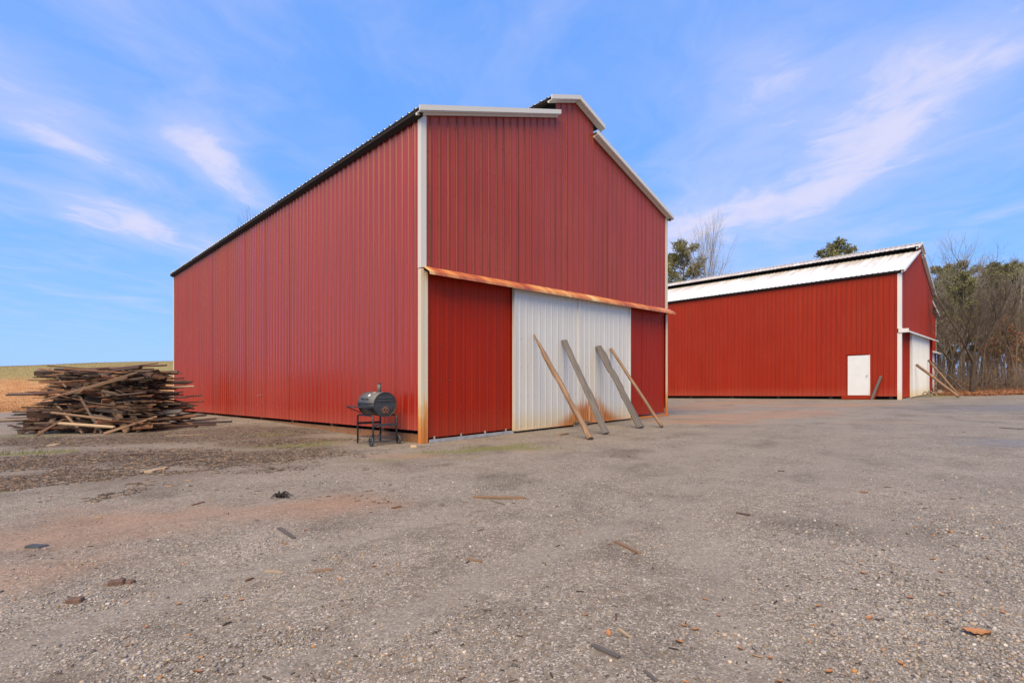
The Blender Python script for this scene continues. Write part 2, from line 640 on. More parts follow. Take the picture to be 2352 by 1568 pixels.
M['skirt'] = wood_mat('rust_stained_skirt', [(0.24, 0.10, 0.04), (0.30, 0.15, 0.07)])
M['galv'] = plain('galvanised_steel', (0.50, 0.50, 0.48), 0.45, 0.6, 0.2)
M['screw_red'] = plain('dark_red_screw', (0.10, 0.015, 0.012), 0.5)
M['screw_grey'] = plain('grey_screw', (0.16, 0.15, 0.14), 0.5)
M['pile'] = wood_mat('scrap_wood', [(0.080, 0.038, 0.021), (0.125, 0.054, 0.026), (0.046, 0.028, 0.019), (0.18, 0.085, 0.042),
                                    (0.090, 0.052, 0.034), (0.13, 0.090, 0.062), (0.065, 0.028, 0.016), (0.22, 0.095, 0.044), (0.09, 0.05, 0.031)])
M['grey_wood'] = wood_mat('grey_weathered_wood', [(0.105, 0.090, 0.080), (0.13, 0.115, 0.103)])
M['tan_wood'] = wood_mat('brown_split_wood', [(0.22, 0.125, 0.068), (0.26, 0.16, 0.092)])
M['pale_wood'] = wood_mat('pale_wood', [(0.44, 0.31, 0.18), (0.48, 0.35, 0.22)])
M['iron'] = plain('black_enamel', (0.035, 0.036, 0.038), 0.42, 0.0, 0.3, 14)
M['iron_grey'] = plain('sun_faded_black_enamel', (0.12, 0.118, 0.112), 0.55, 0.0, 0.18, 9)
M['iron_rust'] = plain('rusted_iron', (0.16, 0.07, 0.04), 0.8, 0.0, 0.4, 20)
M['rubber'] = plain('grey_rubber', (0.055, 0.058, 0.062), 0.7)
M['white_paint'] = plain('white_enamel', (0.78, 0.78, 0.76), 0.4, 0.0, 0.03)
M['concrete'] = plain('concrete_block', (0.27, 0.24, 0.20), 0.9, 0.0, 0.25, 20, 0.3)
M['brick'] = plain('dirty_brick', (0.13, 0.075, 0.055), 0.85, 0.0, 0.4, 30, 0.3)
M['leaf'] = plain('fallen_leaf', (0.36, 0.16, 0.06), 0.6, 0.0, 0.35, 30)
M['bark'] = plain('grey_brown_bark', (0.13, 0.098, 0.070), 0.9, 0.0, 0.35, 3.0)
M['bark_dark'] = plain('dark_bark', (0.075, 0.056, 0.042), 0.9, 0.0, 0.35, 3.0)
M['bark_pale'] = plain('pale_bark', (0.24, 0.205, 0.16), 0.9, 0.0, 0.3, 3.0)
M['bark_pine'] = plain('pine_bark', (0.15, 0.105, 0.08), 0.9, 0.0, 0.35, 3.0)
M['needles'] = plain('pine_needles', (0.20, 0.195, 0.075), 0.65, 0.0, 0.45, 0.9)
M['dead_leaves'] = plain('dead_beech_leaves', (0.33, 0.135, 0.055), 0.75, 0.0, 0.35, 1.5)
M['scr'] = plain('bare_scratch', (0.45, 0.16, 0.13), 0.6)
M['twigs'] = plain('brown_twigs', (0.125, 0.088, 0.062), 0.9, 0.0, 0.35, 0.8)

# ------------------------------------------------------------------ ground: one sheet out to the horizon
def axis_steps(lo, hi, step, far_lo, far_hi):
    a = list(np.arange(lo, hi + 1e-6, step))
    s = step
    x = a[-1]
    while x < far_hi:
        s *= 1.16
        x += s
        a.append(x)
    s = step
    x = a[0]
    while x > far_lo:
        s *= 1.16
        x -= s
        a.insert(0, x)
    return np.array(a)


def blob_mask(x, y, blobs, seed):
    """irregular patches on the yard, each (picture x, picture y, half-size across, half-size deep)"""
    m = np.zeros_like(x)
    wx = x + 1.2 * (fbm(x * 0.9, y * 0.9, seed) - 0.5)
    wy = y + 1.2 * (fbm(x * 0.9, y * 0.9, seed + 9) - 0.5)
    for (bx, by, rx, ry, amp) in blobs:
        cx, cy = px2ground(bx, by)
        m = np.maximum(m, amp * np.exp(-((wx - cx) / rx) ** 2 - ((wy - cy) / ry) ** 2))
    return m


gx = axis_steps(-22, 36, 0.28, -900, 900)
gy = axis_steps(0.0, 44, 0.28, -500, 1200)
XX, YY = np.meshgrid(gx, gy)
ZZ = ground(XX, YY)
nx, ny = len(gx), len(gy)
gverts = np.stack([XX.ravel(), YY.ravel(), ZZ.ravel()], 1)
ii, jj = np.meshgrid(np.arange(nx - 1), np.arange(ny - 1))
q = (jj * nx + ii).ravel()
quads = np.stack([q, q + 1, q + nx + 1, q + nx], 1).ravel()
nf = len(q)
gme = mesh_np('ground', gverts, quads, np.arange(nf) * 4, np.full(nf, 4))
gme.polygons.foreach_set('use_smooth', [True] * nf)
xf, yf = XX.ravel(), YY.ravel()


def masks(x, y):
    x = np.asarray(x, float)
    y = np.asarray(y, float)
    t1 = (-(x - C1[0]) + (y - C1[1])) * R2
    m1 = -((x - C1[0]) + (y - C1[1])) * R2
    dirt = blob_mask(x, y, [(760, 1150, 1.1, 0.5, 0.8), (620, 1165, 0.9, 0.35, 0.5), (330, 1180, 1.4, 0.6, 0.75), (150, 1215, 1.8, 0.8, 0.7), (60, 1320, 0.9, 0.5, 0.6), (300, 1290, 0.9, 0.4, 0.45),
                            (1620, 968, 1.6, 0.8, 1.2), (1720, 955, 2.8, 1.2, 1.2), (1580, 935, 2.2, 2.2, 1.3), (1830, 945, 2.4, 1.0, 1.0),
                            (2010, 968, 1.4, 0.5, 0.6), (1900, 930, 3.5, 1.6, 1.0), (1690, 925, 3.0, 2.0, 1.1), (2260, 960, 1.0, 0.5, 0.6),
                            (980, 1050, 1.2, 0.30, 0.75), (1240, 1030, 0.6, 0.25, 0.6), (720, 985, 1.1, 0.7, 0.75), (1160, 1310, 0.5, 0.2, 0.25),
                            (20, 960, 4, 2.0, 0.8), (80, 945, 4, 3.0, 0.9), (60, 1240, 0.9, 0.4, 0.4), (1380, 1010, 1.6, 0.5, 0.35)], 21)
    dark = blob_mask(x, y, [(250, 1010, 3.0, 1.1, 1.0), (420, 1000, 2.4, 1.4, 1.0), (560, 1000, 1.9, 1.3, 1.0), (660, 1015, 1.3, 0.7, 0.85), (480, 1050, 1.6, 0.7, 0.8), (20, 1010, 1.6, 0.9, 0.8), (330, 1050, 2.6, 0.9, 0.8),
                            (120, 1060, 2.2, 0.9, 0.7), (560, 1040, 1.6, 0.6, 0.6), (230, 1090, 2.0, 0.4, 0.5), (60, 1110, 1.4, 0.4, 0.6),
                            (100, 1545, 0.25, 0.10, 0.7), (1480, 905, 3, 2, 0.0), (250, 960, 3.0, 1.6, 1.0)], 33)
    green = blob_mask(x, y, [(1150, 1030, 0.9, 0.35, 0.75), (1050, 1040, 1.0, 0.3, 0.5), (1230, 1018, 0.4, 0.3, 0.5), (700, 1020, 1.0, 0.7, 0.45),
                             (40, 1042, 0.6, 0.35, 1.0), (20, 965, 1.2, 0.9, 0.9), (60, 1000, 1.4, 0.5, 0.35), (20, 1125, 0.4, 0.2, 0.8),
                             (610, 1003, 0.7, 0.3, 0.5), (850, 1055, 0.8, 0.25, 0.35), (1068, 1055, 0.15, 0.1, 0.5)], 45)
    s2 = ((x - C2[0]) + (y - C2[1])) * R2
    t2 = (-(x - C2[0]) + (y - C2[1])) * R2
    green = np.maximum(green, 0.7 * sstep(1.3, 0.2, np.abs(t2 + 0.8)) * sstep(3.0, 5.5, s2) * sstep(17, 14, s2))
    green = np.maximum(green, 0.45 * sstep(0.7, 0.1, np.abs(s2 + 0.35)) * sstep(-0.5, 1.0, t2) * fbm(x, y, 61))
    left = sstep(4, -10, x)
    field = sstep(31, 37, y + 1.5 * (fbm(x * 0.3, y * 0.3, 71) - 0.5) * 2 - 0.25 * (x + 25)) * left
    crest = sstep(52, 70, y + 6 * (fbm(x * 0.1, y * 0.1, 73) - 0.5)) * left
    edge = y - 0.22 * (x - 28)
    litter = sstep(27.6, 29.6, edge + 1.0 * (fbm(x * 0.6, y * 0.6, 81) - 0.5)) * sstep(23.0, 26.0, x - 0.0 * y)
    litter = np.maximum(litter, sstep(46, 52, y) * sstep(-5, 5, x))
    wet = np.maximum(blob_mask(x, y, [(2270, 935, 4.5, 2.6, 1.0), (2180, 945, 2.5, 1.0, 0.6), (2330, 1020, 1.6, 0.7, 0.8), (1720, 975, 2.4, 0.7, 0.55), (2250, 1010, 1.4, 0.3, 0.6),
                                      (1950, 985, 3.5, 0.8, 0.4)], 91), 0)
    loose = blob_mask(x, y, [(2200, 1250, 1.2, 1.2, 1.0), (2050, 1330, 0.6, 0.4, 0.9), (2300, 1400, 0.9, 0.5, 1.0), (2100, 1480, 0.6, 0.2, 0.8), (1800, 1300, 0.35, 0.22, 0.6),
                             (1750, 1420, 0.5, 0.22, 0.7), (300, 1500, 0.9, 0.25, 0.6), (900, 1450, 0.6, 0.2, 0.5), (250, 1380, 0.7, 0.3, 0.5), (1150, 1110, 1.5, 0.4, 0.6),
                             (850, 1110, 1.2, 0.4, 0.6), (1400, 1160, 1.0, 0.5, 0.3), (600, 1250, 0.9, 0.4, 0.4)], 101)
    return dict(track=track(x, y), dirt=dirt, dark=dark, green=green, field=field, crest=crest, litter=litter, wet=wet, loose=loose)


for k, v in masks(xf, yf).items():
    a = gme.attributes.new('m_' + k, 'FLOAT', 'POINT')
    a.data.foreach_set('value', np.asarray(v, np.float32))

gm, N, b = new_mat('gravel_yard')
geo = N.n.new('ShaderNodeNewGeometry')
P = geo.outputs['Position']
pn = N.sep(P)
P2 = N.comb(pn[0], pn[1], 0.0)
big = N.noise(P2, 0.35, 4.0)
mid = N.noise(P2, 2.2, 5.0, 0.6)
fine = N.noise(P2, 38.0, 4.0, 0.65)
grit = N.noise(P2, 130.0, 2.0, 0.6)
v1 = N.voronoi(P2, 135.0)
v2 = N.voronoi(P2, 60.0)
v1g = N.sep(v1)[0]
v2g = N.sep(v2)[1]
damp = N.noise(P2, 0.9, 5.0, 0.62, 0.6)
dust = N.ramp(mid, [(0.30, (0.185, 0.145, 0.108)), (0.55, (0.255, 0.205, 0.155)), (0.75, (0.315, 0.26, 0.20))])
grey = N.math('MULTIPLY', N.step(N.math('ADD', N.math('MULTIPLY', big, 3.0), N.math('MULTIPLY', pn[0], 0.25)), 1.2, 3.2), 0.75)
dust = N.mix(grey, dust, (0.232, 0.205, 0.172))
peb = N.ramp(v1g, [(0.0, (0.07, 0.060, 0.050)), (0.18, (0.155, 0.135, 0.112)), (0.5, (0.245, 0.218, 0.184)), (0.8, (0.36, 0.325, 0.28)), (1.0, (0.62, 0.56, 0.48))])
pebm = N.step(N.math('ADD', N.math('ADD', v2g, N.math('MULTIPLY', mid, 0.5)), N.math('MULTIPLY', N.attr('m_loose'), 0.5)), 0.45, 0.9)
col = N.mix(N.math('MULTIPLY', pebm, 0.85), dust, peb)
mot = N.noise(P2, 11.0, 5.0, 0.7)
col = N.mix(1.0, col, N.ramp(mot, [(0.28, (0.70, 0.69, 0.68)), (0.5, (1.0, 1.0, 1.0)), (0.72, (1.22, 1.21, 1.2))]), 'MULTIPLY')
col = N.mix(1.0, col, N.ramp(fine, [(0.28, (0.62, 0.61, 0.6)), (0.5, (1.0, 1.0, 1.0)), (0.72, (1.28, 1.27, 1.25))]), 'MULTIPLY')
col = N.mix(1.0, col, N.ramp(damp, [(0.30, (0.60, 0.58, 0.56)), (0.46, (0.90, 0.89, 0.88)), (0.70, (1.09, 1.08, 1.07))]), 'MULTIPLY')
trk = N.step(N.math('ADD', N.attr('m_track'), N.math('MULTIPLY', N.math('SUBTRACT', mid, 0.5), 0.9)), 0.25, 0.8)
col = N.mix(N.math('MULTIPLY', trk, 0.55), col, N.ramp(fine, [(0.3, (0.21, 0.18, 0.148)), (0.7, (0.315, 0.275, 0.23))]))
# orange clay, rotten wood, moss and the rest lie in patches of their own
brk = N.math('ADD', N.math('MULTIPLY', fine, 0.5), N.math('MULTIPLY', mid, 0.5))


def patch(attr, lo=0.25, hi=0.62, w=0.8):
    return N.step(N.math('ADD', N.attr(attr), N.math('MULTIPLY', N.math('SUBTRACT', brk, 0.5), w)), lo, hi)


clay = N.ramp(fine, [(0.3, (0.27, 0.135, 0.075)), (0.7, (0.44, 0.25, 0.145))])
col = N.mix(N.math('MULTIPLY', patch('m_dirt', 0.2, 0.9, 1.4), 0.52), col, clay)
rot = N.ramp(N.noise(N.mapping(P2, scale=(22, 60, 1)), 1.0, 4.0, 0.7), [(0.3, (0.045, 0.034, 0.026)), (0.5, (0.12, 0.088, 0.064)), (0.75, (0.26, 0.20, 0.15))])
col = N.mix(N.math('MULTIPLY', patch('m_dark', 0.0, 0.5, 0.8), 0.92), col, rot)
moss = N.ramp(fine, [(0.3, (0.10, 0.10, 0.03)), (0.6, (0.19, 0.19, 0.06)), (0.8, (0.30, 0.26, 0.11))])
col = N.mix(N.math('MULTIPLY', patch('m_green', 0.10, 0.55, 1.0), 0.8), col, moss)
fl = N.noise(N.mapping(P2, scale=(0.5, 0.5, 1)), 1.0, 6.0, 0.65)
fl2 = N.noise(N.mapping(P2, scale=(3.0, 3.0, 1)), 1.0, 4.0, 0.7)
hay = N.ramp(N.math('ADD', N.math('MULTIPLY', fl, 0.6), N.math('MULTIPLY', fl2, 0.4)),
             [(0.32, (0.22, 0.105, 0.04)), (0.46, (0.42, 0.195, 0.065)), (0.56, (0.47, 0.255, 0.10)), (0.68, (0.36, 0.26, 0.11))])
grn = N.ramp(fl2, [(0.3, (0.16, 0.155, 0.05)), (0.7, (0.29, 0.27, 0.10))])
hay = N.mix(N.math('MULTIPLY', N.step(N.math('ADD', N.attr('m_crest'), N.math('MULTIPLY', fl, 0.5)), 0.55, 1.0), 0.8), hay, grn)
col = N.mix(patch('m_field', 0.3, 0.6, 0.6), col, hay)
lit = N.ramp(N.math('ADD', N.math('MULTIPLY', fine, 0.6), N.math('MULTIPLY', mid, 0.4)), [(0.3, (0.10, 0.05, 0.03)), (0.5, (0.25, 0.115, 0.06)), (0.7, (0.36, 0.20, 0.11))])
col = N.mix(patch('m_litter'), col, lit)
wetm = N.step(N.math('ADD', N.attr('m_wet'), N.math('MULTIPLY', N.math('SUBTRACT', mid, 0.5), 1.2)), 0.3, 0.85)
col = N.mix(N.math('MULTIPLY', wetm, 0.30), col, (0.10, 0.095, 0.09))
N.put(b.inputs['Base Color'], col)
N.put(b.inputs['Roughness'], N.math('SUBTRACT', 0.86, N.math('MULTIPLY', wetm, 0.45)))
b.inputs['Specular IOR Level'].default_value = 0.35
hgt = N.math('ADD', N.math('MULTIPLY', v1g, 0.5), N.math('ADD', N.math('MULTIPLY', fine, 0.9), N.math('MULTIPLY', grit, 0.35)))
N.put(b.inputs['Normal'], N.bump(hgt, 0.55, 0.016))
gme.materials.append(gm)
gobj = obj('ground', gme)
gobj['kind'] = 'structure'
gobj['label'] = 'grey gravel yard with clay patches running out to a dry grass bank'

# ------------------------------------------------------------------ barns

def rib_columns(a0, a1, extra=(), minor=True, rib=1.0):
    cols = []
    k0 = int(math.floor(a0 / PITCH)) - 1
    k1 = int(math.ceil(a1 / PITCH)) + 1
    for k in range(k0, k1 + 1):
        c = k * PITCH
        cols += [(c - 0.036, 0), (c - 0.016, 0.025), (c + 0.016, 0.025), (c + 0.036, 0)]
        if minor:
            for mm in (0.078, 0.150):
                cols += [(c + mm - 0.011, 0), (c + mm - 0.004, 0.005), (c + mm + 0.004, 0.005), (c + mm + 0.011, 0)]
    xs = [c[0] for c in cols]
    ys = [c[1] for c in cols]
    pts = [a0] + [x for x in xs if a0 + 1e-4 < x < a1 - 1e-4] + [e for e in extra if a0 < e < a1] + [a1]
    pts = sorted(set(round(p, 5) for p in pts))
    return [(p, rib * float(np.interp(p, xs, ys))) for p in pts]


class Barn:
    def __init__(self, root, C):
        self.root = root
        self.C = C
        self.mats = {}

    def W(self, s, t, z):
        """barn coordinates (along the front, along the side, up) to the root's own space"""
        p = s * U + t * V
        return (p[0], p[1], z + SLOPE * p[0])

    def sheet(self, name, a0, a1, bot, top, nrm, mat, parent=None, extra=(), rows=1, minor=True, rib=1.0):
        """one profiled metal sheet between two edges"""
        cols = rib_columns(a0, a1, extra, minor, rib)
        verts = []
        nrm = np.array(nrm, float)
        for a, off in cols:
            pb = np.array(bot(a), float)
            pt = np.array(top(a), float)
            for r in range(rows + 1):
                p = pb + (pt - pb) * r / rows + nrm * off
                verts.append(self.W(*p))
        k = rows + 1
        faces = []
        for i in range(len(cols) - 1):
            for r in range(rows):
                faces.append((i * k + r, (i + 1) * k + r, (i + 1) * k + r + 1, i * k + r + 1))
        me = bpy.data.meshes.new(name)
        me.from_pydata(verts, [], faces)
        me.update()
        return obj(name, me, mat, parent or self.root)

    def sheets(self, name, a0, a1, width, bot, top, nrm, mat, parent=None, extra=(), minor=True, rib=1.0):
        out = []
        a = a0
        i = 0
        while a < a1 - 0.02:
            e = min(a + width, a1)
            o = 0.0025 * (i % 2)
            n = np.array(nrm, float)
            tw = random.uniform(-1, 1) * 0.004
            out.append(self.sheet(name, a, e, lambda q, o=o, tw=tw, a=a: np.array(bot(q)) + n * (o + tw * (q - a)),
                                  lambda q, o=o, tw=tw, a=a: np.array(top(q)) + n * (o + tw * (q - a)), nrm, mat, parent, extra, 1, minor, rib))
            a = e
            i += 1
        return out

    def box(self, name, s, t, z, mat, parent=None):
        mb = MB()
        c = [(s[0], t[0]), (s[1], t[0]), (s[1], t[1]), (s[0], t[1])]
        mb.hexa([self.W(p[0], p[1], z[0]) for p in c] + [self.W(p[0], p[1], z[1]) for p in c])
        return build(mb, name, mat, parent or self.root)

    def prism(self, name, poly, axis, a0, a1, mat, parent=None):
        """a bar of a given cross-section, drawn along s (poly in t,z) or along t (poly in s,z)"""
        n = len(poly)
        v = []
        for a in (a0, a1):
            for (q, z) in poly:
                v.append(self.W(a, q, z) if axis == 's' else self.W(q, a, z))
        f = [tuple(range(n)), tuple(range(2 * n - 1, n - 1, -1))]
        for i in range(n):
            j = (i + 1) % n
            f.append((i, i + n, j + n, j))
        me = bpy.data.meshes.new(name)
        me.from_pydata(v, [], f)
        me.update()
        return obj(name, me, mat, parent or self.root)

    def rake(self, name, s0, z0, s1, z1, t0, t1, drop, mat, parent=None):
        """a board following the slope of a gable"""
        mb = MB()
        mb.hexa([self.W(s0, t0, z0 - drop), self.W(s1, t0, z1 - drop), self.W(s1, t1, z1 - drop), self.W(s0, t1, z0 - drop),
                 self.W(s0, t0, z0), self.W(s1, t0, z1), self.W(s1, t1, z1), self.W(s0, t1, z0)])
        return build(mb, name, mat, parent or self.root)

    def screws(self, spots, mat, parent=None, r=0.015):
        """spots: (s, t, z, normal)"""
        mb = MB()
        for (s, t, z, n) in spots:
            n = np.array(n, float)
            w = np.array([0, 0, 1.0])
            e = np.cross(n, w)
            c = np.array([s, t, z])
            p = [c + e * r, c + w * r, c - e * r, c - w * r]
            mb.add([self.W(*q) for q in p] + [self.W(*(c + n * r * 0.8))], [(0, 1, 4), (1, 2, 4), (2, 3, 4), (3, 0, 4)])
        o = build(mb, 'screws', mat, parent or self.root)
        o['kind'] = 'stuff'
        return o


def barn_shell(B, W, L, z0, sl, mw, mz, msl, gap, side_bot, red_side, red_front, roof_mat, header, trim, jitter=0):
    """walls, two roof slopes and the raised ridge vent of a monitor-roofed metal barn"""
    mid = W / 2
    zr = lambda s: z0 + sl * (s if s <= mid else W - s)
    zm = lambda s: mz - msl * abs(s - mid)
    lo_end = mid - gap            # where the lower roof stops under the monitor
    e = 0.002

    def ztop(s):
        return (zr(s) - 0.055) if (s < lo_end or s > W - lo_end) else (zm(s) - 0.055)
    ex = (lo_end - e, lo_end + e, W - lo_end - e, W - lo_end + e, mid)
    # long wall facing the camera
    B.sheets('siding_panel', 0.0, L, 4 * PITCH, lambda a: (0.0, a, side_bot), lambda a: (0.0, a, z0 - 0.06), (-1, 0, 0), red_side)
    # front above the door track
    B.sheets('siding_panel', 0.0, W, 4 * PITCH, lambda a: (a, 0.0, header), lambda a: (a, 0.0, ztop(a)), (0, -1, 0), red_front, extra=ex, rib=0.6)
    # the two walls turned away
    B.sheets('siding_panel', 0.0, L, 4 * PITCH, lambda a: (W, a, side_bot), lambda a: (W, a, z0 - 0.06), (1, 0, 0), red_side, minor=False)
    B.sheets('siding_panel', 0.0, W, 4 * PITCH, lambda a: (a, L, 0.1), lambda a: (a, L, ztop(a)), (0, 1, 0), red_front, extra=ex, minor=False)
    # roof slopes
    ov = 0.16
    nl = np.array([-sl, 0, 1.0]) / math.hypot(1, sl)
    nr = np.array([sl, 0, 1.0]) / math.hypot(1, sl)
    B.sheets('roof_panel', -0.14, L + 0.14, 4 * PITCH, lambda a: (-ov, a, z0 - sl * ov), lambda a: (lo_end + 0.02, a, zr(lo_end + 0.02)), nl, roof_mat, minor=False)
    B.sheets('roof_panel', -0.14, L + 0.14, 4 * PITCH, lambda a: (W + ov, a, z0 - sl * ov), lambda a: (W - lo_end - 0.02, a, zr(lo_end + 0.02)), nr, roof_mat, minor=False)
    ml = np.array([-msl, 0, 1.0]) / math.hypot(1, msl)
    mr = np.array([msl, 0, 1.0]) / math.hypot(1, msl)
    B.sheets('monitor_roof_panel', -0.14, L + 0.14, 4 * PITCH, lambda a: (mid - mw, a, zm(mid - mw)), lambda a: (mid, a, mz), ml, roof_mat, minor=False)
    B.sheets('monitor_roof_panel', -0.14, L + 0.14, 4 * PITCH, lambda a: (mid + mw, a, zm(mid + mw)), lambda a: (mid, a, mz), mr, roof_mat, minor=False)
    B.prism('ridge_cap', [(mid - 0.17, mz - 0.17 * msl + 0.028), (mid, mz + 0.034), (mid + 0.17, mz - 0.17 * msl + 0.028), (mid, mz + 0.024)], 't', -0.16, L + 0.16, roof_mat)
    # dark boards added to give the shade under the eaves; soffits and vent slots
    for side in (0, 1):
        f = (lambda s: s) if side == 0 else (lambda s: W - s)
        B.prism('eave_shade', [(f(-ov + 0.02), z0 - sl * ov - 0.012), (f(-0.030), z0 - sl * 0.035 - 0.012), (f(-0.030), z0 - sl * 0.035 - 0.17), (f(-ov + 0.02), z0 - sl * ov - 0.07)],
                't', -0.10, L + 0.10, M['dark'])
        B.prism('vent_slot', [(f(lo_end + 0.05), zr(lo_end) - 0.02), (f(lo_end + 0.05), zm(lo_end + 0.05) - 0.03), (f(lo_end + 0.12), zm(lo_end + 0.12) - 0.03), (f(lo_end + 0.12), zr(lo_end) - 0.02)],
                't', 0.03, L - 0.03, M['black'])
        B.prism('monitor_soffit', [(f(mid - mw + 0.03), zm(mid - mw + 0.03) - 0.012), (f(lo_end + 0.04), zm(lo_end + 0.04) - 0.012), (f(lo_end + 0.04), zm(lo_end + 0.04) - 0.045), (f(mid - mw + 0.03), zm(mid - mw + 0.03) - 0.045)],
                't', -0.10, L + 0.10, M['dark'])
    # barge trim on the gable: a broad face with a lip below it
    for side in (0, 1):
        f = (lambda s: s) if side == 0 else (lambda s: W - s)
        for (sa, za, sb, zb) in ((-ov, z0 - sl * ov, lo_end + 0.02, zr(lo_end + 0.02)), (mid - mw - 0.01, zm(mid - mw - 0.01), mid - 0.002, mz - 0.001)):
            a, bq = (f(sa), f(sb)) if side == 0 else (f(sb), f(sa))
            zaa, zbb = (za, zb) if side == 0 else (zb, za)
            r = B.rake('barge_trim', a, zaa + 0.030, bq, zbb + 0.030, -0.185, -0.150, 0.105, trim)
            B.rake('trim_lip', a + 0.006, zaa - 0.076, bq - 0.006, zbb - 0.076, -0.165, -0.02, 0.016, trim, r)
            B.rake('trim_lip', a + 0.006, zaa - 0.092, bq - 0.006, zbb - 0.092, -0.075, -0.030, 0.032, trim, r)
    return ztop, zr, zm


# ---- the near barn
W1, L1 = 9.8, 19.8
root1 = thing('metal_barn', 'red corrugated metal barn with white sliding doors and a rusted track cover', 'barn', tuple(C1))
root1.location.z = SLOPE * C1[0]
B1 = Barn(root1, C1)
HDR = 3.46
ztop1, zr1, zm1 = barn_shell(B1, W1, L1, 6.62, 0.335, 1.12, 8.66, 0.36, 0.80, 0.25, M['red_side'], M['red_front'], M['roof'], HDR, M['trim'])
# skirt boards and posts under the long wall
t = 0.10
while t < L1 - 0.1:
    e = min(t + 3.05, L1 - 0.02)
    B1.box('skirt_board', (0.055, 0.095), (t, e - 0.01), (-0.03, 0.17), M['skirt'])
    t = e
for k in range(8):
    tt = 1.55 + k * 2.44
    B1.box('post', (0.10, 0.24), (tt, tt + 0.14), (-0.2, 0.6), M['skirt'])
B1.box('inner_shade', (0.30, 0.34), (0.2, L1 - 0.2), (-0.2, 0.9), M['black'])  # added black slab, stands for the shade behind the skirt gap
# lower front: fixed red bays left and right, two white sliding doors between
lowt = HDR - 0.02
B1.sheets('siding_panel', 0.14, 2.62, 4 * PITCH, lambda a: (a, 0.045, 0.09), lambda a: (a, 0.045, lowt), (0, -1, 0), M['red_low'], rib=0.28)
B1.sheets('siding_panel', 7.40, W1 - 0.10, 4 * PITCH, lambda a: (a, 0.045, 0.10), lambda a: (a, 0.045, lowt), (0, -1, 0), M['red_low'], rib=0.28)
for (sa, sb) in ((2.54, 4.985), (5.0, 7.47)):
    dmb = MB()
    c = [(sa + 0.02, -0.062), (sb - 0.02, -0.062), (sb - 0.02, -0.02), (sa + 0.02, -0.02)]
    dmb.hexa([B1.W(p[0], p[1], 0.09) for p in c] + [B1.W(p[0], p[1], lowt - 0.05) for p in c])
    door = build(dmb, 'sliding_door', M['dark'], root1)
    B1.sheets('door_panel', sa, sb, 4 * PITCH, lambda a: (a, -0.066, 0.055), lambda a: (a, -0.066, lowt - 0.03), (0, -1, 0), M['white_door'], door, rib=0.38)
    B1.box('door_edge', (sa - 0.004, sa + 0.045), (-0.097, -0.015), (0.05, lowt - 0.03), M['white_door'], door)
    B1.box('door_edge', (sb - 0.045, sb + 0.004), (-0.097, -0.015), (0.05, lowt - 0.03), M['white_door'], door)
    B1.box('door_foot', (sa + 0.05, sb - 0.05), (-0.094, -0.067), (0.045, 0.075), M['white_door'], door)
    sp = []
    k = math.ceil(sa / PITCH)
    while k * PITCH < sb:
        for z in (0.16, 0.85, 1.55, 2.2, 2.85, 3.28):
            sp.append((k * PITCH + 0.048, -0.067, z + random.uniform(-.006, .006), (0, -1, 0)))
        k += 1
    B1.screws(sp, M['screw_grey'], door, 0.011)
# track cover: bent flashing in overlapping lengths
for i, (sa, sb) in enumerate(((0.02, 3.06), (3.03, 6.10), (6.07, 8.75), (8.72, W1 + 0.12))):
    o = 0.004 * (i % 2)
    pr = [(-0.03, HDR + 0.055 + o), (-0.055, HDR + 0.055 + o), (-0.255 - o, HDR - 0.075), (-0.262 - o, HDR - 0.135), (-0.252 - o, HDR - 0.135), (-0.245 - o, HDR - 0.080), (-0.05, HDR + 0.040 + o), (-0.03, HDR + 0.040 + o)]
    B1.prism('track_cover', pr, 's', sa, sb, M['cover'])
B1.prism('door_track', [(-0.03, HDR + 0.0), (-0.12, HDR - 0.03), (-0.12, HDR - 0.085), (-0.03, HDR - 0.085)], 's', 0.16, W1 - 0.1, M['dark'])
# corner trim, in an upper and a lower length, on all the corners that show


def corner(B, s0, sdir, z0, z1, mat, wf=0.105, ws=0.085, pr=0.026):
    """an L-shaped corner flashing; sdir +1 for a left-hand corner"""
    mb = MB()
    a = lambda q: s0 + sdir * q
    poly = [(a(-pr), -pr), (a(wf), -pr), (a(wf), -0.004), (a(-0.004), -0.004), (a(-0.004), ws), (a(-pr), ws)]
    if sdir < 0:
        poly = poly[::-1]
    n = len(poly)
    v = [B.W(p[0], p[1], z0) for p in poly] + [B.W(p[0], p[1], z1) for p in poly]
    f = [tuple(range(n))[::-1], tuple(range(n, 2 * n))]
    for i in range(n):
        j = (i + 1) % n
        f.append((i, j, j + n, i + n))
    mb.add(v, f)
    return build(mb, 'corner_trim', mat, B.root)


corner(B1, 0.0, 1, HDR + 0.03, 6.52, M['trim'])
corner(B1, 0.0, 1, -0.04, HDR + 0.01, M['trim_rust'], wf=0.040, ws=0.075, pr=0.028)
B1.box('jamb', (0.048, 0.088), (-0.018, 0.06), (0.0, HDR - 0.02), M['jamb_rust'])
B1.box('jamb', (0.090, 0.138), (-0.028, 0.06), (0.0, HDR - 0.04), M['trim_rust'])
corner(B1, W1, -1, HDR + 0.03, 6.52, M['trim_rust'])
corner(B1, W1, -1, 0.0, HDR - 0.12, M['trim_rust'], wf=0.075)
mbx = MB()
c = [(-0.034, L1 - 0.09), (0.0, L1 - 0.09), (0.0, L1 + 0.034), (-0.034, L1 + 0.034)]
mbx.hexa([B1.W(p[0], p[1], 0.1) for p in c] + [B1.W(p[0], p[1], 6.5) for p in c])
build(mbx, 'corner_trim', M['trim_rust'], root1)
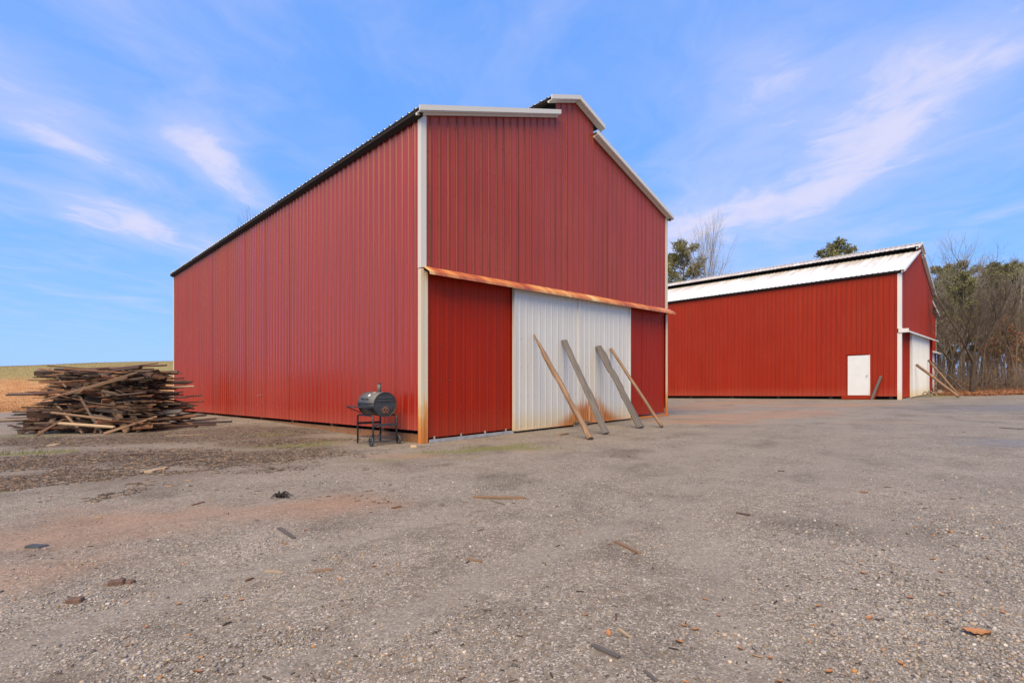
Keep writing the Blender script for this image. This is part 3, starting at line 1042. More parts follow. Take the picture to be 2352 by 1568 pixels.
# floor guides for the doors
B1.box('guide_rail', (0.16, 2.52), (-0.075, -0.03), (0.0, 0.065), M['galv'])
B1.box('guide_rail', (7.50, W1 + 0.02), (-0.075, -0.03), (0.005, 0.06), M['trim_rust'])
for q in (0.28, 0.98, 1.66, 2.30):
    B1.box('bracket', (q, q + 0.035), (-0.034, -0.016), (0.066, 0.125), M['galv'])
sp = []
for z in (0.55, 1.25, 1.95, 2.65):
    for k in range(1, int(W1 / PITCH)):
        q = k * PITCH + 0.05
        if 0.2 < q < 2.5 or 7.55 < q < 9.6:
            sp.append((q, 0.044, z, (0, -1, 0)))
for k in range(1, int(W1 / PITCH) + 1):
    q = k * PITCH - 0.05
    for z in (3.75, 4.45, 5.15, 5.85, 6.5, 7.2, 7.85):
        if q < W1 - 0.12 and z < ztop1(q) - 0.1:
            sp.append((q, -0.001, z + random.uniform(-.01, .01), (0, -1, 0)))
for k in range(1, int(L1 / PITCH)):
    q = k * PITCH + 0.05
    for z in (0.33, 1.0, 1.68, 2.36, 3.04, 3.72, 4.40, 5.08, 5.76, 6.32):
        sp.append((-0.001, q, z + random.uniform(-.008, .008), (-1, 0, 0)))
B1.screws(sp, M['screw_red'])
# scratches knocked into the long wall
for (tq, zq, w, h, rot) in ((11.6, 1.62, 0.018, 0.50, 0.25), (11.75, 1.55, 0.015, 0.3, -0.2), (8.75, 0.95, 0.55, 0.022, -0.10), (8.65, 1.0, 0.02, 0.22, 0.1)):
    mb = MB()
    cr, sr = math.cos(rot), math.sin(rot)
    pts = []
    for (a, e) in ((-w / 2, -h / 2), (w / 2, -h / 3), (w / 2, h / 2), (-w / 3, h / 2)):
        pts.append((-0.0245, tq + a * cr - e * sr, zq + a * sr + e * cr))
    mb.add([B1.W(*p) for p in pts], [(0, 1, 2, 3)])
    build(mb, 'scratch', M['scr'], root1)

# ---- the far barn
W2, L2 = 11.2, 23.0
root2 = thing('metal_barn', 'distant red metal barn with white roof, white walk door and side lean-to', 'barn', tuple(C2))
root2.location.z = SLOPE * C2[0]
B2 = Barn(root2, C2)
H2 = 3.42
M['white_cool'] = plain('white_door_paint', (0.72, 0.74, 0.76), 0.45, 0.0, 0.03, 3)
M['white2'] = white_metal('white_trim_far', (0.74, 0.74, 0.72))
ztop2, zr2, zm2 = barn_shell(B2, W2, L2, 6.36, 0.355, 1.20, 8.62, 0.34, 0.85, 0.16, M['red_far'], M['red_far'], M['roof'], H2, M['white2'])
B2.box('inner_shade', (0.16, 0.20), (0.2, L2 - 0.2), (-0.2, 0.9), M['black'])  # black slab added as the shade inside the wall foot
for k in range(9):
    B2.box('post', (0.04, 0.16), (0.35 + k * 2.6, 0.49 + k * 2.6), (-0.2, 0.5), M['dark'])
low2 = H2 - 0.02
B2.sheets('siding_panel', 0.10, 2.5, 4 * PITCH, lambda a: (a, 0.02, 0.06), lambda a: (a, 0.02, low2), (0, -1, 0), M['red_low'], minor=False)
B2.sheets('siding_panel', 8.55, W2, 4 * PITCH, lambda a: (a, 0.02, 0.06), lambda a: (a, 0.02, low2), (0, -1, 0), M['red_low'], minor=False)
dmb = MB()
c = [(2.36, -0.09), (8.66, -0.09), (8.66, -0.04), (2.36, -0.04)]
dmb.hexa([B2.W(p[0], p[1], 0.08) for p in c] + [B2.W(p[0], p[1], low2 - 0.05) for p in c])
door2 = build(dmb, 'sliding_door', M['dark'], root2)
B2.sheets('door_panel', 2.34, 8.68, 4 * PITCH, lambda a: (a, -0.094, 0.05), lambda a: (a, -0.094, low2 - 0.03), (0, -1, 0), M['white2'], door2, minor=False)
B2.box('door_edge', (2.28, 2.40), (-0.13, -0.03), (0.05, low2 - 0.03), M['white2'], door2)
B2.box('door_edge', (8.62, 8.74), (-0.13, -0.03), (0.05, low2 - 0.03), M['white2'], door2)
cov = lambda h: [(-0.02, h + 0.06), (-0.06, h + 0.06), (-0.30, h - 0.06), (-0.305, h - 0.15), (-0.29, h - 0.15), (-0.285, h - 0.075), (-0.06, h + 0.04), (-0.02, h + 0.04)]
B2.prism('track_cover', cov(H2), 's', -0.02, W2 + 0.1, M['white2'])
B2.box('track_end', (-0.06, 0.02), (-0.30, 0.10), (H2 - 0.15, H2 + 0.04), M['white2'])
corner(B2, 0.0, 1, -0.02, H2 - 0.16, M['white2'], ws=0.15)
corner(B2, 0.0, 1, H2 + 0.05, 6.27, M['white2'], ws=0.15)
B2.box('guide_rail', (0.2, 2.3), (-0.10, -0.04), (-0.03, 0.035), M['galv'])
# walk door in the long wall, with its step
wd = B2.box('walk_door', (-0.055, -0.006), (1.32, 2.23), (0.215, 2.245), M['white_cool'])
B2.box('door_frame', (-0.030, 0.01), (1.27, 1.317), (0.20, 2.29), M['white2'], wd)
B2.box('door_frame', (-0.030, 0.01), (2.233, 2.28), (0.20, 2.29), M['red_low'], wd)
B2.box('door_drip_cap', (-0.075, 0.01), (1.26, 2.29), (2.292, 2.325), M['red_low'], wd)
kb = MB()
kb.tube([B2.W(-0.056, 1.385, 1.22), B2.W(-0.085, 1.385, 1.22), B2.W(-0.09, 1.385, 1.22), B2.W(-0.125, 1.385, 1.22)], [0.03, 0.012, 0.03, 0.022], 10)
build(kb, 'door_knob', M['galv'], wd, smooth=True)
B2.box('door_step', (-0.16, 0.0), (1.05, 2.48), (0.10, 0.19), M['red_low'])
B2.box('door_step', (-0.21, -0.02), (1.05, 2.48), (0.02, 0.092), M['red_low'])
# lean-to on the far side, its own lower track and white door
LT = 15.8
zl = lambda s: 6.20 - (s - W2) * 0.175
TT = 0.30
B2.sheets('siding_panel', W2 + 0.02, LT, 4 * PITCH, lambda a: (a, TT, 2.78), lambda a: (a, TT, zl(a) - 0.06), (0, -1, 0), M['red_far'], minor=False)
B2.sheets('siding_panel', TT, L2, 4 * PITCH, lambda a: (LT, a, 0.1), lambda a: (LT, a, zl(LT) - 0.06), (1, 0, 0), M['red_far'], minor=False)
nlt = np.array([0.175, 0, 1.0]) / math.hypot(1, 0.175)
B2.sheets('roof_panel', 0.12, L2, 4 * PITCH, lambda a: (LT + 0.2, a, zl(LT + 0.2)), lambda a: (W2 + 0.05, a, zl(W2 + 0.05)), nlt, M['roof'], minor=False)
B2.rake('barge_trim', W2 + 0.26, zl(W2 + 0.26) + 0.04, LT + 0.2, zl(LT + 0.2) + 0.04, 0.08, 0.115, 0.15, M['white2'])
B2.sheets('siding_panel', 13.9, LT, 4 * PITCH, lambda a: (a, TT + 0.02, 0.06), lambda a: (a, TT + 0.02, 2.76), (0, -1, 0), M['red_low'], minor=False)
dmb = MB()
c = [(11.32, TT - 0.09), (13.98, TT - 0.09), (13.98, TT - 0.04), (11.32, TT - 0.04)]
dmb.hexa([B2.W(p[0], p[1], 0.08) for p in c] + [B2.W(p[0], p[1], 2.70) for p in c])
door3 = build(dmb, 'sliding_door', M['dark'], root2)
B2.sheets('door_panel', 11.30, 14.0, 4 * PITCH, lambda a: (a, TT - 0.094, 0.05), lambda a: (a, TT - 0.094, 2.73), (0, -1, 0), M['white2'], door3, minor=False)
B2.prism('track_cover', [(q + TT, h) for q, h in cov(2.76)], 's', W2 + 0.12, LT + 0.35, M['white2'])
mbx = MB()
c = [(LT - 0.12, TT - 0.036), (LT + 0.034, TT - 0.036), (LT + 0.034, TT - 0.003), (LT - 0.12, TT - 0.003)]
mbx.hexa([B2.W(p[0], p[1], 0.0) for p in c] + [B2.W(p[0], p[1], zl(LT) - 0.1) for p in c])
build(mbx, 'corner_trim', M['white2'], root2)

# ------------------------------------------------------------------ loose timber
def board_mesh(name, seed, segs=5, ragged=0.3, bow=0.02, taper=0.0):
    """a unit board (1 x 1 x 1, lying along x) with a slight bow, chipped edges and broken ends"""
    r = random.Random(seed)
    mb = MB()
    rings = []
    for i in range(segs + 1):
        u = i / segs
        x = u - 0.5
        w = 0.5 * (1 - taper * u) * (1 + r.uniform(-0.10, 0.05))
        h = 0.5 * (1 + r.uniform(-0.08, 0.03))
        cy = bow * 6 * (0.25 - x * x) * r.uniform(0.6, 1.2)
        cz = bow * 4 * (0.25 - x * x)
        ring = []
        for (sy, sz) in ((-1, -1), (1, -1), (1, 1), (-1, 1)):
            dx = 0
            if i in (0, segs):
                dx = r.uniform(-1, 1) * 0.012 * ragged / 0.3
            ring.append((x + dx, cy + sy * w * (1 + r.uniform(-0.06, 0.04)), cz + sz * h))
        rings.append(ring)
    v = [p for g in rings for p in g]
    f = [(0, 3, 2, 1), tuple(segs * 4 + k for k in range(4))]
    for i in range(segs):
        for k in range(4):
            f.append((i * 4 + k, i * 4 + (k + 1) % 4, (i + 1) * 4 + (k + 1) % 4, (i + 1) * 4 + k))
    mb.add(v, f)
    return mb.mesh(name)


def between(o, a, b, width, thick, roll=0.0, face=None):
    """stretch a unit board from a to b; its broad side turned towards face"""
    a = Vector(a)
    b = Vector(b)
    x = (b - a)
    ln = x.length
    x.normalize()
    z = Vector(face) if face is not None else Vector((0, 0, 1))
    y = z.cross(x)
    if y.length < 1e-4:
        y = Vector((0, 1, 0)).cross(x)
    y.normalize()
    z = x.cross(y)
    from mathutils import Matrix
    R = Matrix((x, y, z)).transposed().to_4x4()
    o.matrix_world = Matrix.Translation((a + b) / 2) @ R @ Matrix.Rotation(roll, 4, 'X') @ Matrix.Diagonal((ln, width, thick, 1))


def wood_object(name, mesh, mat, label, cat, group=None):
    me = mesh.copy()
    me.materials.clear()
    me.materials.append(mat)
    o = obj(name, me)
    return tag(o, label, cat, group)


# props against the white doors: custom outlines because each board is different
def prop_mesh(name, stations, seed, chip=0.006):
    """stations: (u along, centre offset across, half width, half thickness)"""
    r = random.Random(seed)
    mb = MB()
    n = 8
    v = []
    for (u, off, hw, ht) in stations:
        for k in range(n):
            a = 2 * math.pi * (k + 0.5) / n
            cx, cy = math.cos(a), math.sin(a)
            # a squarish section with softened arrises
            m_ = max(abs(cx), abs(cy))
            q = 0.86 + 0.14 * (1 - m_) / 0.3
            v.append((u, off + hw * cx / m_ * q + r.uniform(-chip, chip), ht * cy / m_ * q + r.uniform(-chip, chip) * 0.5))
    f = [tuple(range(n))[::-1], tuple((len(stations) - 1) * n + k for k in range(n))]
    for i in range(len(stations) - 1):
        for k in range(n):
            f.append((i * n + k, i * n + (k + 1) % n, (i + 1) * n + (k + 1) % n, (i + 1) * n + k))
    mb.add(v, f)
    return mb


def place_prop(o, B, top, bot, face=None):
    """lean a piece (drawn along x from its foot) on a barn front: top (s, out, z) to foot (s, out)"""
    from mathutils import Matrix
    C = B.C
    pf = C + bot[0] * U - bot[1] * V
    pt = C + top[0] * U - top[1] * V
    a = Vector((pf[0], pf[1], gz(pf[0], pf[1]) + bot[2]))
    b = Vector((pt[0], pt[1], top[2] + SLOPE * pt[0]))
    x = (b - a).normalized()
    nrm = Vector((-V[0], -V[1], 0.0)) if face is None else Vector(face)
    y = nrm.cross(x).normalized()
    z = x.cross(y)
    R = Matrix((x, y, z)).transposed().to_4x4()
    o.matrix_world = Matrix.Translation(a) @ R
    return (b - a).length


def stations_for(L, hw, ht, rnd, n=14, wob=0.12, off=0.0):
    r = random.Random(rnd)
    return [(L * i / (n - 1), off * math.sin(i * 0.9 + rnd) + r.uniform(-.004, .004), hw * (1 + r.uniform(-wob, wob)), ht * (1 + r.uniform(-wob, wob) * 0.6)) for i in range(n)]


def prop_len(B, top, bot):
    C = B.C
    pf = C + bot[0] * U - bot[1] * V
    pt = C + top[0] * U - top[1] * V
    return math.dist((pf[0], pf[1], gz(pf[0], pf[1]) + bot[2]), (pt[0], pt[1], top[2] + SLOPE * pt[0]))


# 1: split brown log with a pointed, cracked head and a stub of branch
top, bot = (3.17, 0.10, 2.33), (2.53, 2.26, 0.02)
Lp = prop_len(B1, top, bot)
st = stations_for(Lp, 0.062, 0.058, 3, 20, 0.10, 0.012)
out = []
for i, (u, o_, hw, ht) in enumerate(st):
    f_ = u / Lp
    if f_ > 0.80:
        k = (f_ - 0.80) / 0.20
        hw = 0.058 * (1 - 0.85 * k) + 0.004
        ht = 0.045 * (1 - 0.75 * k) + 0.004
        o_ += -0.035 * k
    elif f_ > 0.72:
        hw *= 1.35
    if f_ < 0.08:
        hw *= 1.25
    out.append((u, o_, hw, ht))
o = build(prop_mesh('log_prop', out, 5, 0.009), 'split_log_prop', M['tan_wood'], smooth=False)
tag(o, 'splintered brown split log with pointed tip leaning on the white doors', 'log', 'timbers propping the near barn doors')
place_prop(o, B1, top, bot)
spk = MB()
u0 = Lp * 0.655
spk.tube([(u0, -0.05, 0.0), (u0 - 0.06, -0.075, -0.06), (u0 - 0.13, -0.085, -0.12)], [0.013, 0.009, 0.002], 5)
build(spk, 'branch_stub', M['dark'], o)
# 2: plain grey plank
top, bot = (4.32, 0.115, 2.23), (3.43, 2.015, 0.03)
Lp = prop_len(B1, top, bot)
st = [(u, o_ - (0.012 if 0.28 < u / Lp < 0.42 else 0), hw * (1.15 if 0.30 < u / Lp < 0.40 else 1), ht) for (u, o_, hw, ht) in stations_for(Lp, 0.085, 0.026, 8, 16, 0.035, 0.002)]
o = build(prop_mesh('plank_prop', st, 6, 0.004), 'plank_prop', M['grey_wood'])
tag(o, 'straight grey weathered plank with a square top leaning on the white doors', 'plank', 'timbers propping the near barn doors')
place_prop(o, B1, top, bot, (0.15, -1, 0.25))
# 3: broad dark grey slab with a waney edge
top, bot = (5.79, 0.125, 2.13), (5.11, 1.86, 0.03)
Lp = prop_len(B1, top, bot)
st = []
for (u, o_, hw, ht) in stations_for(Lp, 0.092, 0.036, 9, 18, 0.035, 0.003):
    k = u / Lp
    hw *= 1.0 + 0.32 * math.exp(-((k - 0.86) / 0.16) ** 2) - 0.12 * math.exp(-((k - 0.93) / 0.03) ** 2) + 0.10 * math.exp(-((k - 0.05) / 0.1) ** 2)
    o_ += 0.012 * math.sin(k * 7.5) + 0.028 * math.exp(-((k - 0.70) / 0.05) ** 2)
    st.append((u, o_, hw, ht))
o = build(prop_mesh('slab_prop', st, 7, 0.008), 'slab_prop', M['grey_wood'])
tag(o, 'broad dark grey slab with a ragged waney edge leaning on the white doors', 'slab', 'timbers propping the near barn doors')
place_prop(o, B1, top, bot, (0.2, -1, 0.25))
# 4: slender tan pole
top, bot = (6.42, 0.11, 2.08), (5.58, 2.16, 0.03)
Lp = prop_len(B1, top, bot)
st = stations_for(Lp, 0.050, 0.042, 12, 16, 0.10, 0.010)
o = build(prop_mesh('pole_prop', st, 8, 0.005), 'pole_prop', M['tan_wood'], smooth=True)
tag(o, 'slender tan pole leaning nearest the right red bay of the near barn', 'pole', 'timbers propping the near barn doors')
place_prop(o, B1, top, bot)

# props on the far barn
far = [((3.46, 0.16, 1.75), (2.37, 1.95, 0.06), 0.075, 0.070, 'tan_wood', 'thick brown pole leaning on the far barn, nearest its corner', 'pole'),
       ((8.0, 0.16, 2.05), (6.37, 1.63, 0.06), 0.085, 0.05, 'tan_wood', 'brown timber leaning on the far edge of the far barn white door', 'timber'),
       ((11.9, -0.14, 2.1), (10.6, 1.75, 0.05), 0.045, 0.04, 'grey_wood', 'thin grey pole leaning on the lean-to white door', 'pole'),
       ((13.4, -0.14, 1.55), (11.8, 2.3, 0.05), 0.040, 0.035, 'tan_wood', 'thin reddish pole leaning on the lean-to, lowest of the props', 'pole')]
for i, (top, bot, hw, ht, mt, lab, cat) in enumerate(far):
    Lp = prop_len(B2, top, bot)
    o = build(prop_mesh('far_prop', stations_for(Lp, hw, ht, 20 + i, 12, 0.08, 0.02), 30 + i, 0.006), 'leaning_timber', M[mt], smooth=True)
    tag(o, lab, cat, 'timbers propping the far barn doors')
    place_prop(o, B2, top, bot)
# board against the long wall of the far barn, beside the walk door
from mathutils import Matrix
o = wood_object('leaning_board', board_mesh('leaning_board', 3), M['grey_wood'], 'brown board leaning on the far barn wall right of its walk door', 'board')
pa = C2 + 1.13 * V - 0.42 * U
pb = C2 + 0.80 * V - 0.06 * U
between(o, (pa[0], pa[1], gz(pa[0], pa[1])), (pb[0], pb[1], 1.17 + SLOPE * pb[0]), 0.12, 0.035, face=(-R2, -R2, 0.4))


def cinder_block(label, loc, rot, group):
    mb = MB()
    Lx, Wy, Hz, w = 0.40, 0.20, 0.20, 0.034
    mb.box((-Lx / 2, -Wy / 2, 0), (Lx / 2, -Wy / 2 + w, Hz))
    mb.box((-Lx / 2, Wy / 2 - w, 0), (Lx / 2, Wy / 2, Hz))
    for x0 in (-Lx / 2, -w / 2, Lx / 2 - w):
        mb.box((x0 + (0.001 if x0 < -0.1 else 0), -Wy / 2 + w, 0.001), (x0 + w - (0.001 if x0 > 0.1 else 0), Wy / 2 - w, Hz - 0.001))
    o = build(mb, 'cinder_block', M['concrete'])
    o.location = loc
    o.rotation_euler = rot
    return tag(o, label, 'cinder block', group)


for (s, n_, dz, rr, lab) in ((3.9, 0.55, 0.12, (math.radians(90), math.radians(38), math.radians(-30)), 'hollow cinder block tipped on edge at the far barn door, nearest the corner'),
                             (6.1, 0.50, 0.12, (math.radians(90), math.radians(35), math.radians(-25)), 'hollow cinder block tipped on edge, second from the far barn corner'),
                             (8.6, 0.60, 0.05, (math.radians(60), math.radians(20), math.radians(30)), 'solid looking block lying at the far barn red bay'),
                             (11.6, 0.2, 0.10, (math.radians(75), math.radians(25), math.radians(-40)), 'dark block tipped up before the lean-to white door')):
    p = C2 + s * U - n_ * V
    cinder_block(lab, (p[0], p[1], gz(p[0], p[1]) + dz), rr, 'blocks along the far barn front')
for (s, n_, ang, ln, lab) in ((9.6, 0.9, 0.6, 1.3, 'short dark board lying on moss before the far barn'), (10.6, 1.1, 0.9, 1.1, 'weathered board lying before the lean-to door'), (12.2, 1.0, 0.75, 1.5, 'grey board lying before the far end of the lean-to')):
    p = C2 + s * U - n_ * V
    o = wood_object('fallen_board', board_mesh('fallen_board', int(s * 7)), M['grey_wood'], lab, 'board', 'boards lying along the far barn front')
    dx, dy = math.cos(ang) * ln / 2, math.sin(ang) * ln / 2
    between(o, (p[0] - dx, p[1] - dy, gz(p[0], p[1]) + 0.05), (p[0] + dx, p[1] + dy, gz(p[0], p[1]) + 0.10), 0.18, 0.05)
# block and wedge beneath the near barn doors
p = C1 + 4.93 * U - 0.16 * V
o = cinder_block('small grey block under the meeting point of the white doors', (p[0], p[1], gz(p[0], p[1]) - 0.06), (0, 0, math.radians(45)), None)
o.scale = (0.95, 0.8, 0.75)
o = wood_object('wood_plate', board_mesh('wood_plate', 44), M['grey_wood'], 'short grey board lying on the block under the white doors', 'board')
q0 = p - 0.24 * U - 0.03 * V
q1 = p + 0.34 * U - 0.03 * V
between(o, (q0[0], q0[1], gz(p[0], p[1]) + 0.105), (q1[0], q1[1], gz(p[0], p[1]) + 0.105), 0.14, 0.028)


# ------------------------------------------------------------------ the barrel grill
tt, mm = 0.80, 0.52
gp = C1 + tt * V - mm * U
grill = thing('barrel_grill', 'black barrel charcoal grill on wheels standing by the near barn corner', 'grill', (gp[0], gp[1], gz(gp[0], gp[1])), (0, 0, math.radians(-50)))
RB, CZ, HL = 0.235, 0.80, 0.37


def half_barrel(a0, a1, r, x0, x1, th=0.006, n=18):
    mb = MB()
    v = []
    for rr in (r, r - th):
        for x in (x0, x1):
            for i in range(n + 1):
                a = a0 + (a1 - a0) * i / n
                v.append((x, rr * math.cos(a), CZ + rr * math.sin(a)))
    k = n + 1
    f = []
    for i in range(n):
        f.append((i, i + 1, k + i + 1, k + i))
        f.append((2 * k + i, 3 * k + i, 3 * k + i + 1, 2 * k + i + 1))
        f.append((i, 2 * k + i, 2 * k + i + 1, i + 1))
        f.append((k + i, k + i + 1, 3 * k + i + 1, 3 * k + i))
    f.append((0, k, 3 * k, 2 * k))
    f.append((n, 2 * k + n, 3 * k + n, k + n))
    mb.add(v, f)
    return mb


def cap_disc(a0, a1, r, x, th, ribs, n=18):
    """an end of the barrel: half a disc, its upper half pressed into level ridges"""
    mb = MB()
    zs = []
    if ribs:
        z = 0.004
        prof = []
        for i in range(25):
            zz = i / 24 * r
            d_ = 0.012 * max(0.0, math.sin(zz / 0.055 * 2 * math.pi)) if 0.03 < zz < 0.165 else 0.0
            prof.append((zz, d_))
    else:
        prof = [(-(i / 12) * r, 0.010 * math.sin(i / 12 * math.pi)) for i in range(13)]
    v = []
    for (zz, d_) in prof:
        hw = math.sqrt(max(r * r - zz * zz, 1e-6))
        for s_ in (-1, -0.5, 0, 0.5, 1):
            v.append((x + (d_ if abs(s_) < 0.9 else 0) * th, hw * s_, CZ + zz))
    f = []
    for i in range(len(prof) - 1):
        for k in range(4):
            q_ = (i * 5 + k, i * 5 + k + 1, (i + 1) * 5 + k + 1, (i + 1) * 5 + k)
            f.append(q_)
    mb.add(v, f)
    return mb


barrel = build(half_barrel(math.pi, 2 * math.pi, RB, -HL, HL), 'barrel', M['iron'], grill, smooth=True)
lid = build(half_barrel(0.02, math.pi - 0.02, RB + 0.006, -HL - 0.004, HL + 0.004), 'lid', M['iron_grey'], grill, smooth=True)
for sgn in (-1, 1):
    build(cap_disc(0, math.pi, RB - 0.003, sgn * (HL - 0.003), sgn, True), 'lid_end', M['iron'], lid, smooth=True)
    e_ = build(cap_disc(0, math.pi, RB - 0.006, sgn * (HL - 0.003), sgn, False), 'barrel_end', M['iron'], barrel, smooth=True)
    rim = MB()
    rim.tube([(sgn * HL, (RB + 0.004) * math.cos(a), CZ + (RB + 0.004) * math.sin(a)) for a in np.linspace(0, 2 * math.pi, 33)], 0.008, 6, cap=False)
    build(rim, 'end_rim', M['iron'], barrel, smooth=True)
    vt = MB()
    vt.tube([(sgn * (HL + 0.002), 0.0, CZ - 0.115), (sgn * (HL + 0.016), 0.0, CZ - 0.115)], [0.072, 0.068], 20)
    build(vt, 'vent_disc', M['iron_rust'], barrel)
    vh = MB()
    for a in (0.4, 2.5, 4.6):
        vh.tube([(sgn * (HL + 0.0165), 0.036 * math.cos(a), CZ - 0.125 + 0.034 * math.sin(a)), (sgn * (HL + 0.019), 0.036 * math.cos(a), CZ - 0.125 + 0.034 * math.sin(a))], 0.016, 8)
    build(vh, 'vent_holes', M['black'], barrel)
# lid handle, dial and the small badge above it (front is -y)
def on_lid(ang, x, out_):
    return (x, -(RB + 0.006 + out_) * math.cos(ang), CZ + (RB + 0.006 + out_) * math.sin(ang))


hm = MB()
hm.tube([on_lid(0.40, -0.17, 0.0), on_lid(0.40, -0.17, 0.045), on_lid(0.40, 0.09, 0.045), on_lid(0.40, 0.09, 0.0)], 0.011, 8)
build(hm, 'lid_handle', M['iron'], lid, smooth=True)
dm = MB()
dm.tube([on_lid(0.78, 0.03, 0.001), on_lid(0.78, 0.03, 0.014)], [0.034, 0.031], 16)
build(dm, 'thermometer', M['white_paint'], lid)
bm_ = MB()
bm_.hexa([on_lid(1.18, 0.02, 0.0), on_lid(1.18, 0.06, 0.0), on_lid(1.34, 0.06, 0.0), on_lid(1.34, 0.02, 0.0), on_lid(1.18, 0.02, 0.004), on_lid(1.18, 0.06, 0.004), on_lid(1.34, 0.06, 0.004), on_lid(1.34, 0.02, 0.004)])
build(bm_, 'badge', M['white_paint'], lid)
sm = MB()
sm.tube([(-0.02, 0.06, CZ + 0.20), (-0.02, 0.06, CZ + 0.415)], [0.037, 0.037], 16)
stk = build(sm, 'smokestack', M['iron_grey'], grill, smooth=True)
sm = MB()
sm.tube([(-0.02, 0.06, CZ + 0.405), (-0.02, 0.06, CZ + 0.42)], [0.043, 0.043], 16)
build(sm, 'stack_cap', M['iron'], stk)
# front shelf of slats with its braces
sh = MB()
sh.hexa([(-0.36, -0.52, 0.745), (0.34, -0.52, 0.745), (0.34, -0.235, 0.735), (-0.36, -0.235, 0.735), (-0.36, -0.52, 0.765), (0.34, -0.52, 0.765), (0.34, -0.235, 0.755), (-0.36, -0.235, 0.755)])
shelf = build(sh, 'front_shelf', M['iron'], grill)
for x in (-0.34, 0.32):
    br = MB()
    br.tube([(x, -0.49, 0.742), (x, -0.20, 0.62)], 0.010, 6)
    build(br, 'shelf_brace', M['iron'], shelf)
# two bent-tube leg frames, straps, and a rack of rods above the axle
for yy in (-0.25, 0.25):
    pts = [(-0.36, yy, 0.0), (-0.36, yy, 0.50), (-0.352, yy, 0.545), (-0.33, yy, 0.572), (-0.28, yy, 0.582), (0.28, yy, 0.582), (0.33, yy, 0.572), (0.352, yy, 0.545), (0.36, yy, 0.50), (0.36, yy, 0.085)]
    lm = MB()
    lm.tube(pts, 0.019, 8)
    build(lm, 'leg_frame', M['iron'], grill, smooth=True)
for x in (-0.36, 0.36):
    xm = MB()
    xm.box((x - 0.006 + math.copysign(0.021, x), -0.265, 0.375), (x + 0.006 + math.copysign(0.021, x), 0.265, 0.425))
    build(xm, 'strap', M['iron'], grill)
for k in range(6):
    xm = MB()
    y_ = -0.20 + k * 0.08
    xm.tube([(-0.36, y_, 0.135), (0.36, y_, 0.135)], 0.006, 5)
    build(xm, 'rack_rod', M['iron'], grill)
for x in (-0.36, 0.36):
    xm = MB()
    xm.tube([(x, -0.25, 0.128), (x, 0.25, 0.128)], 0.007, 5)
    build(xm, 'rack_bar', M['iron'], grill)
ax = MB()
ax.tube([(0.36, -0.30, 0.085), (0.36, 0.30, 0.085)], 0.008, 6)
build(ax, 'axle', M['iron'], grill)
for yy in (-0.292, 0.292):
    wm = MB()
    prof = [(0.088, -0.016), (0.092, -0.006), (0.092, 0.006), (0.088, 0.016), (0.066, 0.018), (0.064, -0.018)]
    n = 24
    v = []
    for i in range(n):
        a = 2 * math.pi * i / n
        for (r_, w_) in prof:
            v.append((0.36 + r_ * math.cos(a), yy + w_, 0.085 + r_ * math.sin(a)))
    f = []
    k = len(prof)
    for i in range(n):
        j = (i + 1) % n
        for q_ in range(k):
            f.append((i * k + q_, j * k + q_, j * k + (q_ + 1) % k, i * k + (q_ + 1) % k))
    wm.add(v, f)
    wh = build(wm, 'wheel', M['rubber'], grill, smooth=False)
    hb = MB()
    hb.tube([(0.36, yy - 0.02, 0.085), (0.36, yy + 0.02, 0.085)], 0.018, 10)
    for i in range(6):
        a = i * math.pi / 3
        p0 = np.array([0.36 + 0.012 * math.cos(a), yy, 0.085 + 0.012 * math.sin(a)])
        p1 = np.array([0.36 + 0.068 * math.cos(a), yy, 0.085 + 0.068 * math.sin(a)])
        hb.tube([p0, p1], 0.009, 4)
    build(hb, 'hub', M['iron'], wh)

# ------------------------------------------------------------------ the heap of scrap boards
PB = [board_mesh('scrap_board_shape', 100 + i, 4, 0.3 + 0.25 * (i % 3), 0.012 * (i % 4), 0.25 if i % 5 == 0 else 0.0) for i in range(8)]
for me in PB:
    me.materials.append(M['pile'])
PILE = (-11.95, 15.9)
GROUP_PILE = 'scrap boards in the heap left of the near barn'
rp = random.Random(11)
nb = 0


def heap_board(c, ln, wd, th, yaw, pitch, roll, label=None, mesh=None, mat=None, name='scrap_board'):
    o = obj(name, mesh or rp.choice(PB))
    o.location = c
    o.rotation_euler = (roll, pitch, yaw)
    o.scale = (ln, wd, th)
    fx = (c[0] - PILE[0]) / 2.4
    zz = c[2] - gz(c[0], c[1])
    across = 'left end' if fx < -0.45 else ('left half' if fx < -0.12 else ('middle' if fx < 0.15 else ('right half' if fx < 0.45 else 'right end')))
    up = 'bottom layers' if zz < 0.4 else ('lower layers' if zz < 0.8 else ('middle layers' if zz < 1.2 else ('upper layers' if zz < 1.6 else 'top layers')))
    deep = 'front face' if c[1] < PILE[1] - 0.55 else ('core' if c[1] < PILE[1] + 0.15 else 'back')
    kind_ = 'narrow lath' if wd < 0.08 else ('wide plank' if wd > 0.16 else ('squared post' if th > 0.07 else 'board'))
    label = label or 'dark %s in the %s of the scrap heap, %s, %s' % (kind_, up, across, deep)
    return tag(o, label, 'board', GROUP_PILE)


def pile_half(z):
    """half extents of the heap at a height"""
    k = z / 1.95
    hx = 1.85 - 0.66 * k * k + 0.15 * math.sin(k * 9)
    hy = 1.25 - 0.55 * k
    return hx, hy


